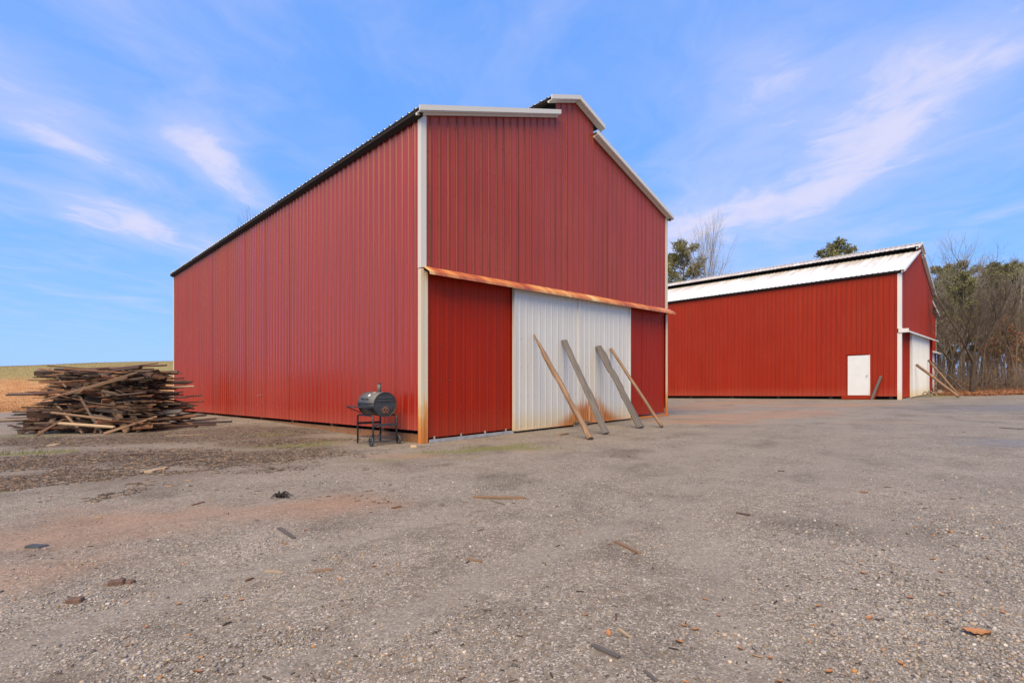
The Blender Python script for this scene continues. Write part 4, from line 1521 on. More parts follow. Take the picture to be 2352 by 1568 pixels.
z = 0.02
while z < 1.78:
    hx, hy = pile_half(z)
    rows = 3 if z < 1.5 else 2
    for r_ in range(rows * 2 + 2):
        ln = rp.choice((0.9, 1.4, 1.8, 2.4, 2.4, 3.0, 3.6))
        ln = min(ln, 2 * hx + 0.35)
        wd = rp.choice((0.03, 0.04, 0.05, 0.09, 0.09, 0.14, 0.18))
        th = rp.choice((0.02, 0.025, 0.035, 0.04, 0.08))
        free = max(0.0, hx - ln / 2 + 0.18)
        cx = PILE[0] + rp.uniform(-free, free)
        # more of them towards the face that shows
        cy = PILE[1] - hy + (2 * hy) * (rp.random() ** 1.5)
        yaw = rp.gauss(0.05, 0.27)
        pitch = rp.gauss(0, 0.075) + 0.10 * (cx - PILE[0]) / hx * (0.3 + z / 2)
        zz = gz(cx, cy) + z + th / 2 + rp.uniform(-0.03, 0.05) + abs(math.sin(pitch)) * 0.1
        heap_board((cx, cy, zz), ln, wd, th, yaw, pitch, rp.gauss(0, 0.25))
        nb += 1
    z += rp.uniform(0.055, 0.075)
# short ends and slabs poking out of the front
for i in range(34):
    z = rp.uniform(0.1, 1.7)
    hx, hy = pile_half(z)
    cx = PILE[0] + rp.uniform(-hx, hx) * 0.95
    cy = PILE[1] - hy - rp.uniform(-0.1, 0.16)
    ln = rp.uniform(0.4, 1.3)
    heap_board((cx, cy, gz(cx, cy) + z), ln, rp.choice((0.06, 0.1, 0.15, 0.2)), rp.choice((0.02, 0.035, 0.06)), rp.gauss(0.1, 0.5), rp.gauss(0.1, 0.22), rp.gauss(0, 0.5))
# slivers and broken laths stuck all through it
NSL = 1100
zs_ = RNG.uniform(0.05, 1.75, NSL)
xs_ = np.empty(NSL)
ys_ = np.empty(NSL)
for i in range(NSL):
    hx, hy = pile_half(zs_[i])
    xs_[i] = PILE[0] + RNG.uniform(-1, 1) * hx * 1.02
    ys_[i] = PILE[1] - hy + RNG.uniform(-0.12, 0.5)
SLIVERS = (xs_, ys_, zs_)
# boards standing against the face of the heap, each one told apart by its place
PZ = 0.93
PX = lambda x_: -11.95 + (x_ + 12.35) * 0.80
GL = 'boards leaning on the face of the scrap heap'
lean_list = [
    (-12.2, 14.35, -13.7, 14.85, 0.85, 0.06, 'tan', 'narrow upright lath leaning on the heap front, left of its middle'),
    (-11.5, 14.30, -12.9, 14.90, 1.05, 0.07, 'pile', 'dark lath slanting down the middle of the heap front'),
    (-10.85, 14.55, -12.05, 14.95, 1.15, 0.19, 'tan', 'broad reddish plank sloping down the right of the heap front'),
    (-10.55, 14.70, -11.55, 15.05, 1.25, 0.16, 'tan', 'splintered brown plank beside the broad sloping plank on the heap'),
    (-11.75, 14.30, -11.95, 14.85, 0.75, 0.08, 'pile', 'short stake propped low on the heap front, right of middle'),
    (-13.75, 14.45, -13.55, 14.95, 0.70, 0.12, 'tan', 'short pale stake leaning on the left of the heap front'),
    (-15.05, 14.85, -13.6, 15.05, 0.50, 0.13, 'pile', 'plank end resting on the ground at the far left foot of the heap'),
    (-11.2, 14.05, -10.0, 14.75, 0.42, 0.07, 'tan', 'thin tan lath sloping up to the right at the heap foot'),
    (-13.35, 13.95, -13.0, 14.45, 0.40, 0.07, 'pile', 'short dark lath at the left foot of the heap'),
]
for (x0, y0, x1, y1, h1, wd, mt, lab) in [(PX(r_[0]), r_[1], PX(r_[2]), r_[3]) + r_[4:] for r_ in lean_list]:
    me = board_mesh('leaning_scrap', int(abs(x0 * 31) + h1 * 50), 4)
    o = wood_object('scrap_board', me, M['tan_wood'] if mt == 'tan' else M['pile'], lab, 'board', GL)
    between(o, (x0, y0, gz(x0, y0) + 0.02), (x1, y1, gz(x1, y1) + h1), wd, 0.03, face=(0, -1, 0.4))
# long poles and boards that stick out of the heap
stick_list = [
    ((-13.6, 14.35, 1.02), (-10.75, 14.85, 1.82), 0.06, 'tan', 'long tan pole lying slantwise up the heap front'),
    ((-12.9, 14.45, 1.18), (-11.05, 14.75, 1.66), 0.05, 'tan', 'second tan pole parallel to the long slanting pole'),
    ((-12.2, 15.4, 1.28), (-9.55, 15.9, 1.30), 0.05, 'pale', 'pale lath sticking out of the heap towards the barn wall'),
    ((-11.8, 15.5, 1.44), (-9.80, 16.1, 1.43), 0.035, 'pile', 'thin dark rod sticking out above the pale lath'),
    ((-11.8, 15.3, 1.52), (-9.95, 15.9, 1.60), 0.03, 'pile', 'topmost thin rod sticking out of the heap to the right'),
    ((-11.6, 15.2, 1.10), (-9.70, 15.7, 0.96), 0.04, 'pile', 'dark lath drooping out of the heap to the right'),
    ((-11.5, 15.3, 0.98), (-9.85, 15.7, 1.16), 0.04, 'pile', 'dark lath rising out of the heap to the right'),
    ((-11.9, 15.0, 0.75), (-9.75, 15.5, 0.78), 0.05, 'pile', 'low dark lath sticking out of the heap to the right'),
    ((-11.2, 15.0, 0.50), (-9.65, 15.4, 0.55), 0.22, 'grey', 'broad grey slab end jutting from the lower right of the heap'),
    ((-14.0, 14.9, 1.22), (-15.35, 14.8, 1.22), 0.12, 'pile', 'dark plank end jutting from the left of the heap'),
    ((-13.9, 15.1, 0.62), (-14.95, 14.6, 0.70), 0.05, 'pile', 'thin dark stick jutting from the lower left of the heap'),
    ((-14.1, 14.7, 0.42), (-16.0, 14.6, 0.40), 0.035, 'pile', 'long thin rod sticking far out at the left foot of the heap'),
    ((-13.4, 15.7, 2.00), (-10.6, 15.9, 2.06), 0.06, 'pile', 'long dark plank crowning the heap'),
    ((-12.4, 15.5, 1.98), (-10.5, 15.4, 2.12), 0.05, 'tan', 'brown lath rising off the top of the heap'),
    ((-14.0, 15.4, 1.90), (-12.4, 15.5, 1.93), 0.16, 'grey', 'pale grey plank on the top left of the heap'),
    ((-11.3, 14.6, 0.30), (-9.3, 15.6, 0.36), 0.16, 'pile', 'wide brown board at the lower right foot of the heap'),
    ((-10.3, 14.9, 0.12), (-8.3, 15.3, 0.06), 0.07, 'pile', 'dark lath running from the heap along the ground'),
    ((-10.1, 15.4, 0.16), (-7.9, 15.6, 0.07), 0.06, 'pile', 'dark lath behind the one running along the ground from the heap'),
    ((-10.2, 15.8, 0.30), (-8.9, 15.2, 0.04), 0.05, 'pile', 'short lath tipped from the heap onto the gravel'),
    ((-13.0, 14.3, 0.34), (-11.0, 14.2, 0.20), 0.09, 'pale', 'yellowish lath low across the heap front'),
    ((-13.2, 14.25, 0.66), (-11.2, 14.35, 0.40), 0.07, 'tan', 'tan lath sloping gently down across the heap front'),
]
for (a, b_, wd, mt, lab) in [((PX(r_[0][0]),) + r_[0][1:], (PX(r_[1][0]),) + r_[1][1:]) + r_[2:] for r_ in stick_list]:
    me = board_mesh('jutting_scrap', int(abs(a[0] * 37) + a[2] * 90), 4)
    o = wood_object('scrap_board', me, {'tan': M['tan_wood'], 'pale': M['pale_wood'], 'grey': M['grey_wood'], 'pile': M['pile']}[mt], lab, 'board', 'boards jutting from the scrap heap')
    between(o, (a[0], a[1], gz(a[0], a[1]) + a[2] * PZ), (b_[0], b_[1], gz(b_[0], b_[1]) + b_[2] * PZ), wd, 0.035, face=(0, -0.5, 1))
# short thick post ends at the lower left of the heap
for (x, y, z, ln, hw, lab) in ((-13.75, 14.75, 0.62, 1.2, 0.24, 'thick rotten beam end at the left of the heap'), (-14.35, 15.1, 0.30, 1.1, 0.26, 'thick brown beam low at the left foot of the heap'),
                               (-13.9, 15.2, 1.86, 1.4, 0.15, 'square dark post lying on the top left of the heap')):
    x = PX(x)
    me = board_mesh('beam', int(abs(x * 13)), 5, 0.6)
    o = wood_object('beam', me, M['pile'], lab, 'beam', 'beams in the scrap heap')
    between(o, (x - ln / 2, y, gz(x, y) + z * PZ), (x + ln / 2, y + 0.1, gz(x, y) + z * PZ), hw, hw * 0.9, face=(0, -0.3, 1))


# ------------------------------------------------------------------ litter lying on the yard, one by one
def lay(px0, py0, px1, py1, wd, th, mat, name, label, cat, group=None, seed=1):
    x0, y0 = px2ground(px0, py0)
    x1, y1 = px2ground(px1, py1)
    wd, th = wd * 0.72, th * 0.6
    o = wood_object(name, board_mesh(name, seed, 4, 0.5, 0.012, 0.3 if seed % 2 else 0.0), mat, label, cat, group)
    between(o, (x0, y0, gz(x0, y0) + th * 0.45), (x1, y1, gz(x1, y1) + th * 0.45), wd, th)
    return o


GS = 'sticks lying loose on the gravel'
lay(1089, 1142, 1206, 1144, 0.055, 0.035, M['tan_wood'], 'stick', 'long thin brown lath lying across the middle of the gravel', 'stick', GS, 1)
lay(1126, 1147, 1160, 1158, 0.018, 0.012, M['grey_wood'], 'stick', 'small dark twig just below the long lath on the gravel', 'stick', GS, 3)
lay(1415, 1243, 1468, 1269, 0.045, 0.025, M['tan_wood'], 'stick', 'brown splinter on the gravel below the leaning props', 'stick', GS, 5)
lay(1360, 1480, 1422, 1508, 0.030, 0.020, M['grey_wood'], 'stick', 'dark grey stick near the bottom of the picture, right of centre', 'stick', GS, 6)
lay(1420, 1440, 1449, 1461, 0.024, 0.012, M['pale_wood'], 'wood_chip', 'pale yellow wood chip above the dark grey stick', 'wood chip', GS, 7)
lay(1480, 1536, 1510, 1560, 0.022, 0.010, M['grey_wood'], 'wood_chip', 'grey chip at the bottom edge of the gravel, right of centre', 'wood chip', GS, 8)
lay(641, 1214, 676, 1236, 0.050, 0.022, M['grey_wood'], 'stick', 'flat pale grey wood piece lying left of centre on the gravel', 'stick', GS, 9)
lay(608, 1306, 650, 1311, 0.022, 0.012, M['pale_wood'], 'wood_chip', 'thin tan splinter on the gravel left of centre', 'wood chip', GS, 11)
lay(720, 1311, 760, 1306, 0.055, 0.012, M['tan_wood'], 'bark_piece', 'curved brown bark piece on the gravel left of centre', 'bark', GS, 12)
lay(1075, 1283, 1106, 1288, 0.030, 0.016, M['tan_wood'], 'bark_piece', 'small brown bark piece on the gravel near the picture centre', 'bark', GS, 13)
lay(440, 1162, 468, 1154, 0.03, 0.02, M['pile'], 'stick', 'short black stick on the gravel in front of the heap', 'stick', GS, 14)
lay(565, 1331, 582, 1324, 0.025, 0.016, M['pile'], 'wood_chip', 'small black chip on the gravel left of centre', 'wood chip', GS, 15)
lay(900, 1168, 922, 1163, 0.04, 0.02, M['pile'], 'wood_chip', 'black chip of wood on the gravel below the grill', 'wood chip', GS, 16)
lay(1975, 1128, 1994, 1130, 0.022, 0.02, M['pile'], 'stick', 'small dark stick on the gravel before the far barn', 'stick', GS, 17)
lay(2296, 982, 2350, 985, 0.05, 0.03, M['grey_wood'], 'stick', 'thin curved stick on the wet gravel at the right edge', 'stick', GS, 18)
lay(1692, 1178, 1722, 1184, 0.03, 0.02, M['pile'], 'stick', 'dark splinter lying right of centre on the gravel', 'stick', GS, 19)
lay(300, 1093, 420, 1062, 0.04, 0.02, M['pile'], 'stick', 'long dark lath on the debris right of the heap front', 'stick', GS, 21)
lay(380, 1060, 520, 1046, 0.04, 0.02, M['pile'], 'stick', 'second long dark lath on the debris near the barn', 'stick', GS, 23)
lay(380, 1001, 470, 998, 0.04, 0.02, M['pale_wood'], 'stick', 'pale lath lying flat before the heap', 'stick', GS, 25)
lay(300, 1045, 358, 1044, 0.05, 0.03, M['pile'], 'stick', 'dark stick lying on the debris in front of the heap', 'stick', GS, 27)
lay(1283, 1000, 1303, 996, 0.14, 0.05, M['tan_wood'], 'wood_chunk', 'rounded brown wood chunk on the ground before the left white door', 'wood chunk', None, 29)
o = lay(116, 1024, 133, 1020, 0.24, 0.02, M['pale_wood'], 'square_scrap', 'pale square scrap of board lying before the heap', 'scrap', None, 31)
for (x0, y0, x1, y1, wd, lab) in ((340, 1086, 352, 1083, 0.16, 'pale yellow split wood chunk before the heap, leftmost of three'), (354, 1082, 368, 1080, 0.14, 'pale yellow split wood chunk before the heap, middle of three'), (371, 1079, 384, 1076, 0.13, 'pale yellow split wood chunk before the heap, rightmost of three')):
    lay(x0, y0, x1, y1, wd, 0.05, M['pale_wood'], 'wood_chunk', lab, 'wood chunk', 'split chunks before the heap', int(x0))
# broken bricks at the lower left
for (bx, by, sz, rz, lab) in ((268, 1341, (0.085, 0.058, 0.034), 0.4, 'broken brown brick at lower left, the larger of two side by side'),
                              (299, 1338, (0.05, 0.042, 0.024), -0.3, 'small brick fragment just right of the larger broken brick'),
                              (173, 1381, (0.075, 0.05, 0.03), 0.2, 'dark broken brick nearest the lower left corner')):
    x, y = px2ground(bx, by)
    r = random.Random(bx)
    mb = MB()
    p = []
    for zz in (0, 1):
        for (sx, sy) in ((-1, -1), (1, -1), (1, 1), (-1, 1)):
            p.append((sx * sz[0] / 2 * (1 + r.uniform(-.18, .05)), sy * sz[1] / 2 * (1 + r.uniform(-.18, .05)), zz * sz[2] * (1 + r.uniform(-.15, .0)) - 0.006))
    mb.hexa(p)
    o = build(mb, 'brick_fragment', M['brick'])
    o.location = (x, y, gz(x, y))
    o.rotation_euler = (0, 0, rz)
    bv = o.modifiers.new('bevel', 'BEVEL')
    bv.width = 0.005
    tag(o, lab, 'brick', 'broken bricks on the gravel')
# a slate-like flake
x, y = px2ground(82, 1254)
mb = MB()
mb.hexa([(-.07, -.02, 0), (.05, -.035, 0), (.08, .03, 0), (-.05, .035, 0), (-.06, -.02, .02), (.05, -.03, .012), (.07, .03, .015), (-.05, .03, .02)])
o = build(mb, 'stone_flake', M['rubber'], loc=(x, y, gz(x, y)))
tag(o, 'flat dark stone flake on the gravel at the left edge', 'stone')


def leaf_mesh(name, seed, curl=0.25):
    r = random.Random(seed)
    mb = MB()
    n = 9
    v = []
    for i in range(n):
        u = i / (n - 1)
        w = 0.30 * math.sin(math.pi * min(1, u * 0.93 + 0.05)) * (1 + (0.28 if i % 2 else -0.22)) + 0.015
        for s_ in (-1, 0, 1):
            zz = curl * (u - 0.4) ** 2 * 1.4 + (0.16 * abs(s_)) * (0.5 + u) + r.uniform(0, 0.04)
            v.append((u - 0.5, s_ * w, zz))
    f = []
    for i in range(n - 1):
        for k in range(2):
            f.append((i * 3 + k, i * 3 + k + 1, (i + 1) * 3 + k + 1, (i + 1) * 3 + k))
    mb.add(v, f)
    return mb.mesh(name, True)


LM = [leaf_mesh('leaf_shape', s) for s in range(3)]
for me in LM:
    me.materials.append(M['leaf'])
x, y = px2ground(2242, 1456)
o = obj('fallen_leaf', LM[0], loc=(x, y, gz(x, y) + 0.004))
o.scale = (0.095, 0.08, 0.085)
o.rotation_euler = (0.1, 0.1, -0.55)
tag(o, 'large curled orange leaf lying on the gravel at lower right', 'leaf', 'leaves on the gravel')
leaf_spots = [(2305, 1402), (2162, 1311), (2142, 1280), (1996, 1420), (1984, 1318), (1880, 1393), (2165, 1365), (2090, 1373), (780, 1330), (2260, 1237), (1905, 1542), (1770, 1505), (1560, 1468), (1595, 1440),
              (1620, 1372), (1650, 1408), (1700, 1482), (1575, 1560), (555, 1378), (335, 1440), (410, 1385), (460, 1513), (455, 1543), (1330, 1220), (1180, 1155), (1145, 1152), (700, 1218), (1056, 1203), (1066, 1155), (1790, 1560), (2070, 1525), (860, 1300), (1345, 1410), (1398, 1452), (1570, 1430)]
for i, (bx, by) in enumerate(leaf_spots):
    x, y = px2ground(bx, by)
    o = obj('fallen_leaf', LM[i % 3], loc=(x, y, gz(x, y) + 0.003))
    k = 0.020 + 0.016 * random.random()
    o.scale = (k * 1.2, k, k)
    o.rotation_euler = (random.uniform(-.2, .2), random.uniform(-.2, .2), random.uniform(0, 6.3))
    place = ('left' if bx < 800 else ('middle' if bx < 1500 else ('right of the middle' if bx < 1950 else 'right'))) + (' foreground' if by > 1420 else (' middle ground' if by > 1270 else ' far part of the yard'))
    tag(o, 'small orange scrap of dead leaf on the gravel, ' + place, 'leaf', 'leaves on the gravel')
# rusty spill of leaf and a small yellow stone beside the corner
x, y = px2ground(951, 1027)
mb = MB()
mb.hexa([(-.07, -.05, -.01), (.07, -.04, -.01), (.06, .05, -.01), (-.05, .05, -.01), (-.05, -.03, .05), (.04, -.03, .04), (.04, .03, .045), (-.04, .03, .05)])
o = build(mb, 'stone', M['pale_wood'], loc=(x, y, gz(x, y)))
tag(o, 'small yellow stone at the foot of the near barn corner', 'stone')
# a knot of black twigs
x, y = px2ground(645, 1141)
mb = MB()
r = random.Random(4)
for i in range(14):
    a = r.uniform(0, 6.28)
    l_ = r.uniform(0.06, 0.17)
    mb.tube([(r.uniform(-.04, .04), r.uniform(-.03, .03), 0.01), (l_ * .5 * math.cos(a), l_ * .5 * math.sin(a), r.uniform(.02, .06)), (l_ * math.cos(a), l_ * math.sin(a), r.uniform(0.0, .03))], [0.010, 0.008, 0.003], 4)
o = build(mb, 'root_clump', M['dark'], loc=(x, y, gz(x, y)))
tag(o, 'small black clump of roots on the gravel below the grill', 'roots')


# ------------------------------------------------------------------ uncountable stuff
def in_barn(x, y):
    s1 = ((x - C1[0]) + (y - C1[1])) * R2
    t1 = (-(x - C1[0]) + (y - C1[1])) * R2
    a = (s1 > 0.02) & (s1 < W1) & (t1 > -0.03) & (t1 < L1)
    s2 = ((x - C2[0]) + (y - C2[1])) * R2
    t2 = (-(x - C2[0]) + (y - C2[1])) * R2
    return a | ((s2 > 0.0) & (s2 < 16) & (t2 > 0.0) & (t2 < L2))


def scatter_mesh(name, pos, size, yaw, tilt, base_v, base_f, col):
    """many small solids in one mesh; base_v (n,3) is reshaped and turned for each"""
    n = len(pos)
    k = len(base_v)
    jit = 1 + 0.35 * (RNG.random((n, k, 3)) - 0.5)
    v = base_v[None] * jit * size[:, None, :]
    ct, st = np.cos(tilt), np.sin(tilt)
    y_ = v[..., 1] * ct[:, None] - v[..., 2] * st[:, None]
    z_ = v[..., 1] * st[:, None] + v[..., 2] * ct[:, None]
    cy, sy = np.cos(yaw), np.sin(yaw)
    x2 = v[..., 0] * cy[:, None] - y_ * sy[:, None]
    y2 = v[..., 0] * sy[:, None] + y_ * cy[:, None]
    P_ = np.stack([x2, y2, z_], -1) + pos[:, None, :]
    f = np.asarray(base_f)
    m_ = f.shape[1]
    idx = (f[None] + (np.arange(n) * k)[:, None, None]).reshape(-1)
    nfc = n * len(f)
    me = mesh_np(name, P_.reshape(-1, 3), idx, np.arange(nfc) * m_, np.full(nfc, m_))
    ca = me.color_attributes.new('col', 'FLOAT_COLOR', 'POINT')
    c4 = np.concatenate([np.repeat(col, k, axis=0), np.ones((n * k, 1))], 1)
    ca.data.foreach_set('color', c4.astype(np.float32).ravel())
    return me


def attr_mat(name, rough=0.8, spec=0.4):
    m, N, b = new_mat(name)
    c = N.attr('col', 'Color')
    geo_ = N.n.new('ShaderNodeNewGeometry')
    n = N.noise(geo_.outputs['Position'], 90.0, 3.0)
    N.put(b.inputs['Base Color'], N.mix(1.0, c, N.ramp(n, [(0.3, (0.75, 0.75, 0.75)), (0.7, (1.15, 1.15, 1.15))]), 'MULTIPLY'))
    b.inputs['Roughness'].default_value = rough
    b.inputs['Specular IOR Level'].default_value = spec
    return m


BOX_V = np.array([(-.5, -.5, -.5), (.5, -.5, -.5), (.5, .5, -.5), (-.5, .5, -.5), (-.38, -.38, .5), (.38, -.38, .5), (.38, .38, .5), (-.38, .38, .5)])
BOX_F = [(0, 3, 2, 1), (4, 5, 6, 7), (0, 1, 5, 4), (1, 2, 6, 5), (2, 3, 7, 6), (3, 0, 4, 7)]
# crushed stone over the yard, dense near the camera
NS = 130000
y = 1.55 / (1 - RNG.random(NS) * (1 - 1.55 / 17.0))
x = (RNG.random(NS) * 2 - 1) * (y * 1.12 + 0.8)
mk = masks(x, y)
patchy = fbm(x * 1.3, y * 1.3, 200)
pk = 0.26 - 0.2 * mk['track'] + 0.75 * mk['loose'] + 1.1 * (patchy - 0.5) - 0.5 * mk['dirt'] - 0.5 * mk['dark'] - 0.5 * mk['green']
keep = (RNG.random(NS) < np.clip(pk, 0.06, 1)) & ~in_barn(x, y)
x, y = x[keep], y[keep]
loose = mk['loose'][keep]
n = len(x)
sz = np.exp(RNG.normal(math.log(0.0048), 0.42, n)) * (1 + 0.30 * loose) * (1 + 0.03 * y)
sz = np.clip(sz, 0.003, 0.018)
size = np.stack([sz * (1.1 + 0.5 * RNG.random(n)), sz, sz * (0.55 + 0.3 * RNG.random(n))], 1)
pos = np.stack([x, y, ground(x, y) + size[:, 2] * 0.22], 1)
g = np.clip(RNG.normal(0.27, 0.08, n), 0.07, 0.65)
white = RNG.random(n) < 0.03
g[white] = RNG.uniform(0.45, 0.62, white.sum())
tint = np.stack([g * (1.02 + 0.05 * RNG.random(n)), g * 0.93, g * (0.80 + 0.07 * RNG.random(n))], 1)
tan = RNG.random(n) < 0.22
tint[tan] *= np.array([1.12, 0.98, 0.82])
org = RNG.random(n) < 0.018
tint[org] = np.array([0.42, 0.20, 0.07]) * RNG.uniform(0.6, 1.2, (org.sum(), 1))
me = scatter_mesh('gravel', pos, size, RNG.random(n) * 6.28, RNG.normal(0, 0.35, n), BOX_V, BOX_F, tint)
me.materials.append(attr_mat('gravel_stones'))
o = obj('gravel', me)
tag(o, 'loose crushed grey stone strewn over the yard', 'gravel', kind='stuff')
print('stones', n)

# rotten splinters and bark round the heap
ND = 60000
bx = RNG.uniform(-60, 900, ND)
by = 925 + 230 * RNG.random(ND) ** 0.9
gx_, gy_ = [], []
x = np.empty(ND)
y = np.empty(ND)
for i in range(ND):
    x[i], y[i] = px2ground(bx[i], by[i])
mk = masks(x, y)
keep = (RNG.random(ND) < np.clip((mk['dark'] - 0.10 + 0.9 * (fbm(x * 1.6, y * 1.6, 401) - 0.5)) * 2.0, 0.004, 1)) & ~in_barn(x, y)
x, y = x[keep], y[keep]
n = len(x)
ln = np.exp(RNG.normal(math.log(0.036), 0.65, n))
size = np.stack([ln, 0.006 + 0.014 * RNG.random(n), 0.004 + 0.008 * RNG.random(n)], 1)
pos = np.stack([x, y, ground(x, y) + 0.001], 1)
tone = RNG.choice(4, n, p=[0.5, 0.25, 0.15, 0.1])
pal = np.array([(0.05, 0.036, 0.027), (0.13, 0.082, 0.052), (0.22, 0.18, 0.145), (0.30, 0.19, 0.11)])
me = scatter_mesh('wood_debris', pos, size, RNG.normal(0.1, 0.7, n), RNG.normal(0, 0.3, n), BOX_V, BOX_F, pal[tone] * RNG.uniform(0.7, 1.3, (n, 1)))
me.materials.append(attr_mat('rotten_splinters', 0.85))
tag(obj('wood_debris', me), 'dark rotten splinters and bark strewn round the scrap heap', 'wood debris', kind='stuff')
xs_, ys_, zs_ = SLIVERS
n = len(xs_)
ln = np.exp(RNG.normal(math.log(0.38), 0.5, n))
size = np.stack([ln, RNG.uniform(0.012, 0.05, n), RNG.uniform(0.008, 0.022, n)], 1)
pos = np.stack([xs_, ys_, ground(xs_, ys_) + zs_], 1)
sp_ = np.array([(0.035, 0.024, 0.018), (0.10, 0.052, 0.03), (0.16, 0.125, 0.10), (0.22, 0.12, 0.065)])
me = scatter_mesh('heap_splinters', pos, size, RNG.normal(0.1, 0.55, n), RNG.normal(0, 0.6, n), BOX_V, BOX_F, sp_[RNG.choice(4, n, p=[.45, .28, .12, .15])] * RNG.uniform(0.7, 1.3, (n, 1)))
me.materials.append(attr_mat('heap_splinters', 0.85))
tag(obj('heap_splinters', me), 'small dark splinters and broken laths stuck through the scrap heap', 'splinters', kind='stuff')
# twigs and chips over the rest of the yard
ND = 450
y = 1.8 / (1 - RNG.random(ND) * (1 - 1.8 / 26.0))
x = (RNG.random(ND) * 2 - 1) * (y * 1.05)
ok = ~in_barn(x, y)
x, y = x[ok], y[ok]
n = len(x)
ln = np.exp(RNG.normal(math.log(0.022), 0.5, n)) * (0.6 + 0.12 * y)
size = np.stack([ln, np.clip(ln * 0.16, 0.004, 0.03), np.clip(ln * 0.09, 0.003, 0.012)], 1)
pos = np.stack([x, y, ground(x, y) + 0.006], 1)
me = scatter_mesh('chips', pos, size, RNG.random(n) * 6.28, RNG.normal(0, 0.3, n), BOX_V, BOX_F, pal[RNG.choice(4, n, p=[.45, .25, .15, .15])] * RNG.uniform(0.7, 1.3, (n, 1)))
me.materials.append(attr_mat('chips', 0.85))
tag(obj('wood_chips', me), 'tiny bark chips and twigs strewn over the gravel', 'wood chips', kind='stuff')


def grass_mesh(name, x, y, h, width, cols, lean_=0.5):
    n = len(x)
    z = ground(x, y)
    a = RNG.random(n) * 6.28
    l_ = lean_ * h * RNG.random(n)
    wx, wy = np.cos(a) * width / 2, np.sin(a) * width / 2
    b2 = RNG.random(n) * 6.28
    p0 = np.stack([x - wx, y - wy, z - 0.004], 1)
    p1 = np.stack([x + wx, y + wy, z - 0.004], 1)
    p2 = np.stack([x + np.cos(b2) * l_, y + np.sin(b2) * l_, z + h], 1)
    v = np.stack([p0, p1, p2], 1).reshape(-1, 3)
    me = mesh_np(name, v, np.arange(3 * n), np.arange(n) * 3, np.full(n, 3))
    ca = me.color_attributes.new('col', 'FLOAT_COLOR', 'POINT')
    ca.data.foreach_set('color', np.concatenate([np.repeat(cols, 3, axis=0), np.ones((3 * n, 1))], 1).astype(np.float32).ravel())
    return me


# thin grass where the yard is moist, and the standing dry grass of the bank
NG = 110000
x = RNG.uniform(-19, 4, NG)
y = RNG.uniform(8.5, 22, NG)
k_ = NG // 4
qs, qn = RNG.uniform(-0.8, 4.2, k_), RNG.uniform(0.03, 1.3, k_)
x[:k_] = C1[0] + qs * U[0] - qn * V[0]
y[:k_] = C1[1] + qs * U[1] - qn * V[1]
mk = masks(x, y)
keep = (RNG.random(NG) < np.clip((mk['green'] - 0.16) * 1.5, 0, 1)) & ~in_barn(x, y)
x, y = x[keep], y[keep]
lush = mk['green'][keep]
n = len(x)
far_left = (x < -9).astype(float)
h = (0.022 + 0.04 * RNG.random(n)) * (1 + 1.8 * far_left * lush)
gr = np.array([0.13, 0.17, 0.04])
st = np.array([0.30, 0.24, 0.12])
mixf = np.clip(RNG.random(n) * 1.1 - 0.35 * far_left, 0, 1)[:, None]
cols = gr * (1 - mixf) + st * mixf
me = grass_mesh('grass', x, y, h, 0.010, cols)
me.materials.append(attr_mat('grass_blades', 0.7, 0.3))
tag(obj('grass', me), 'sparse short grass growing at the barn foot and left of the yard', 'grass', kind='stuff')
NG = 70000
y = RNG.uniform(32, 92, NG)
x = -y * RNG.uniform(0.55, 1.12, NG)
mk = masks(x, y)
keep = RNG.random(NG) < np.clip(mk['field'] * (0.3 + 0.9 * fbm(x * 0.25, y * 0.25, 300)), 0, 1)
x, y = x[keep], y[keep]
cr = mk['crest'][keep]
n = len(x)
h = (0.03 + 0.07 * RNG.random(n))
dry = np.array([0.38, 0.175, 0.06])
dry2 = np.array([0.28, 0.15, 0.065])
gr = np.array([0.24, 0.23, 0.085])
q_ = RNG.random(n)[:, None]
cols = dry * q_ + dry2 * (1 - q_)
gk = (np.clip(cr, 0, 1) * 0.75 * RNG.random(n))[:, None]
cols = cols * (1 - gk) + gr * gk
me = grass_mesh('dry_grass', x, y, h, 0.035, cols, 0.8)
me.materials.append(attr_mat('dry_grass_blades', 0.8, 0.2))
tag(obj('dry_grass', me), 'rust coloured dry grass standing on the bank behind the heap', 'grass', kind='stuff')


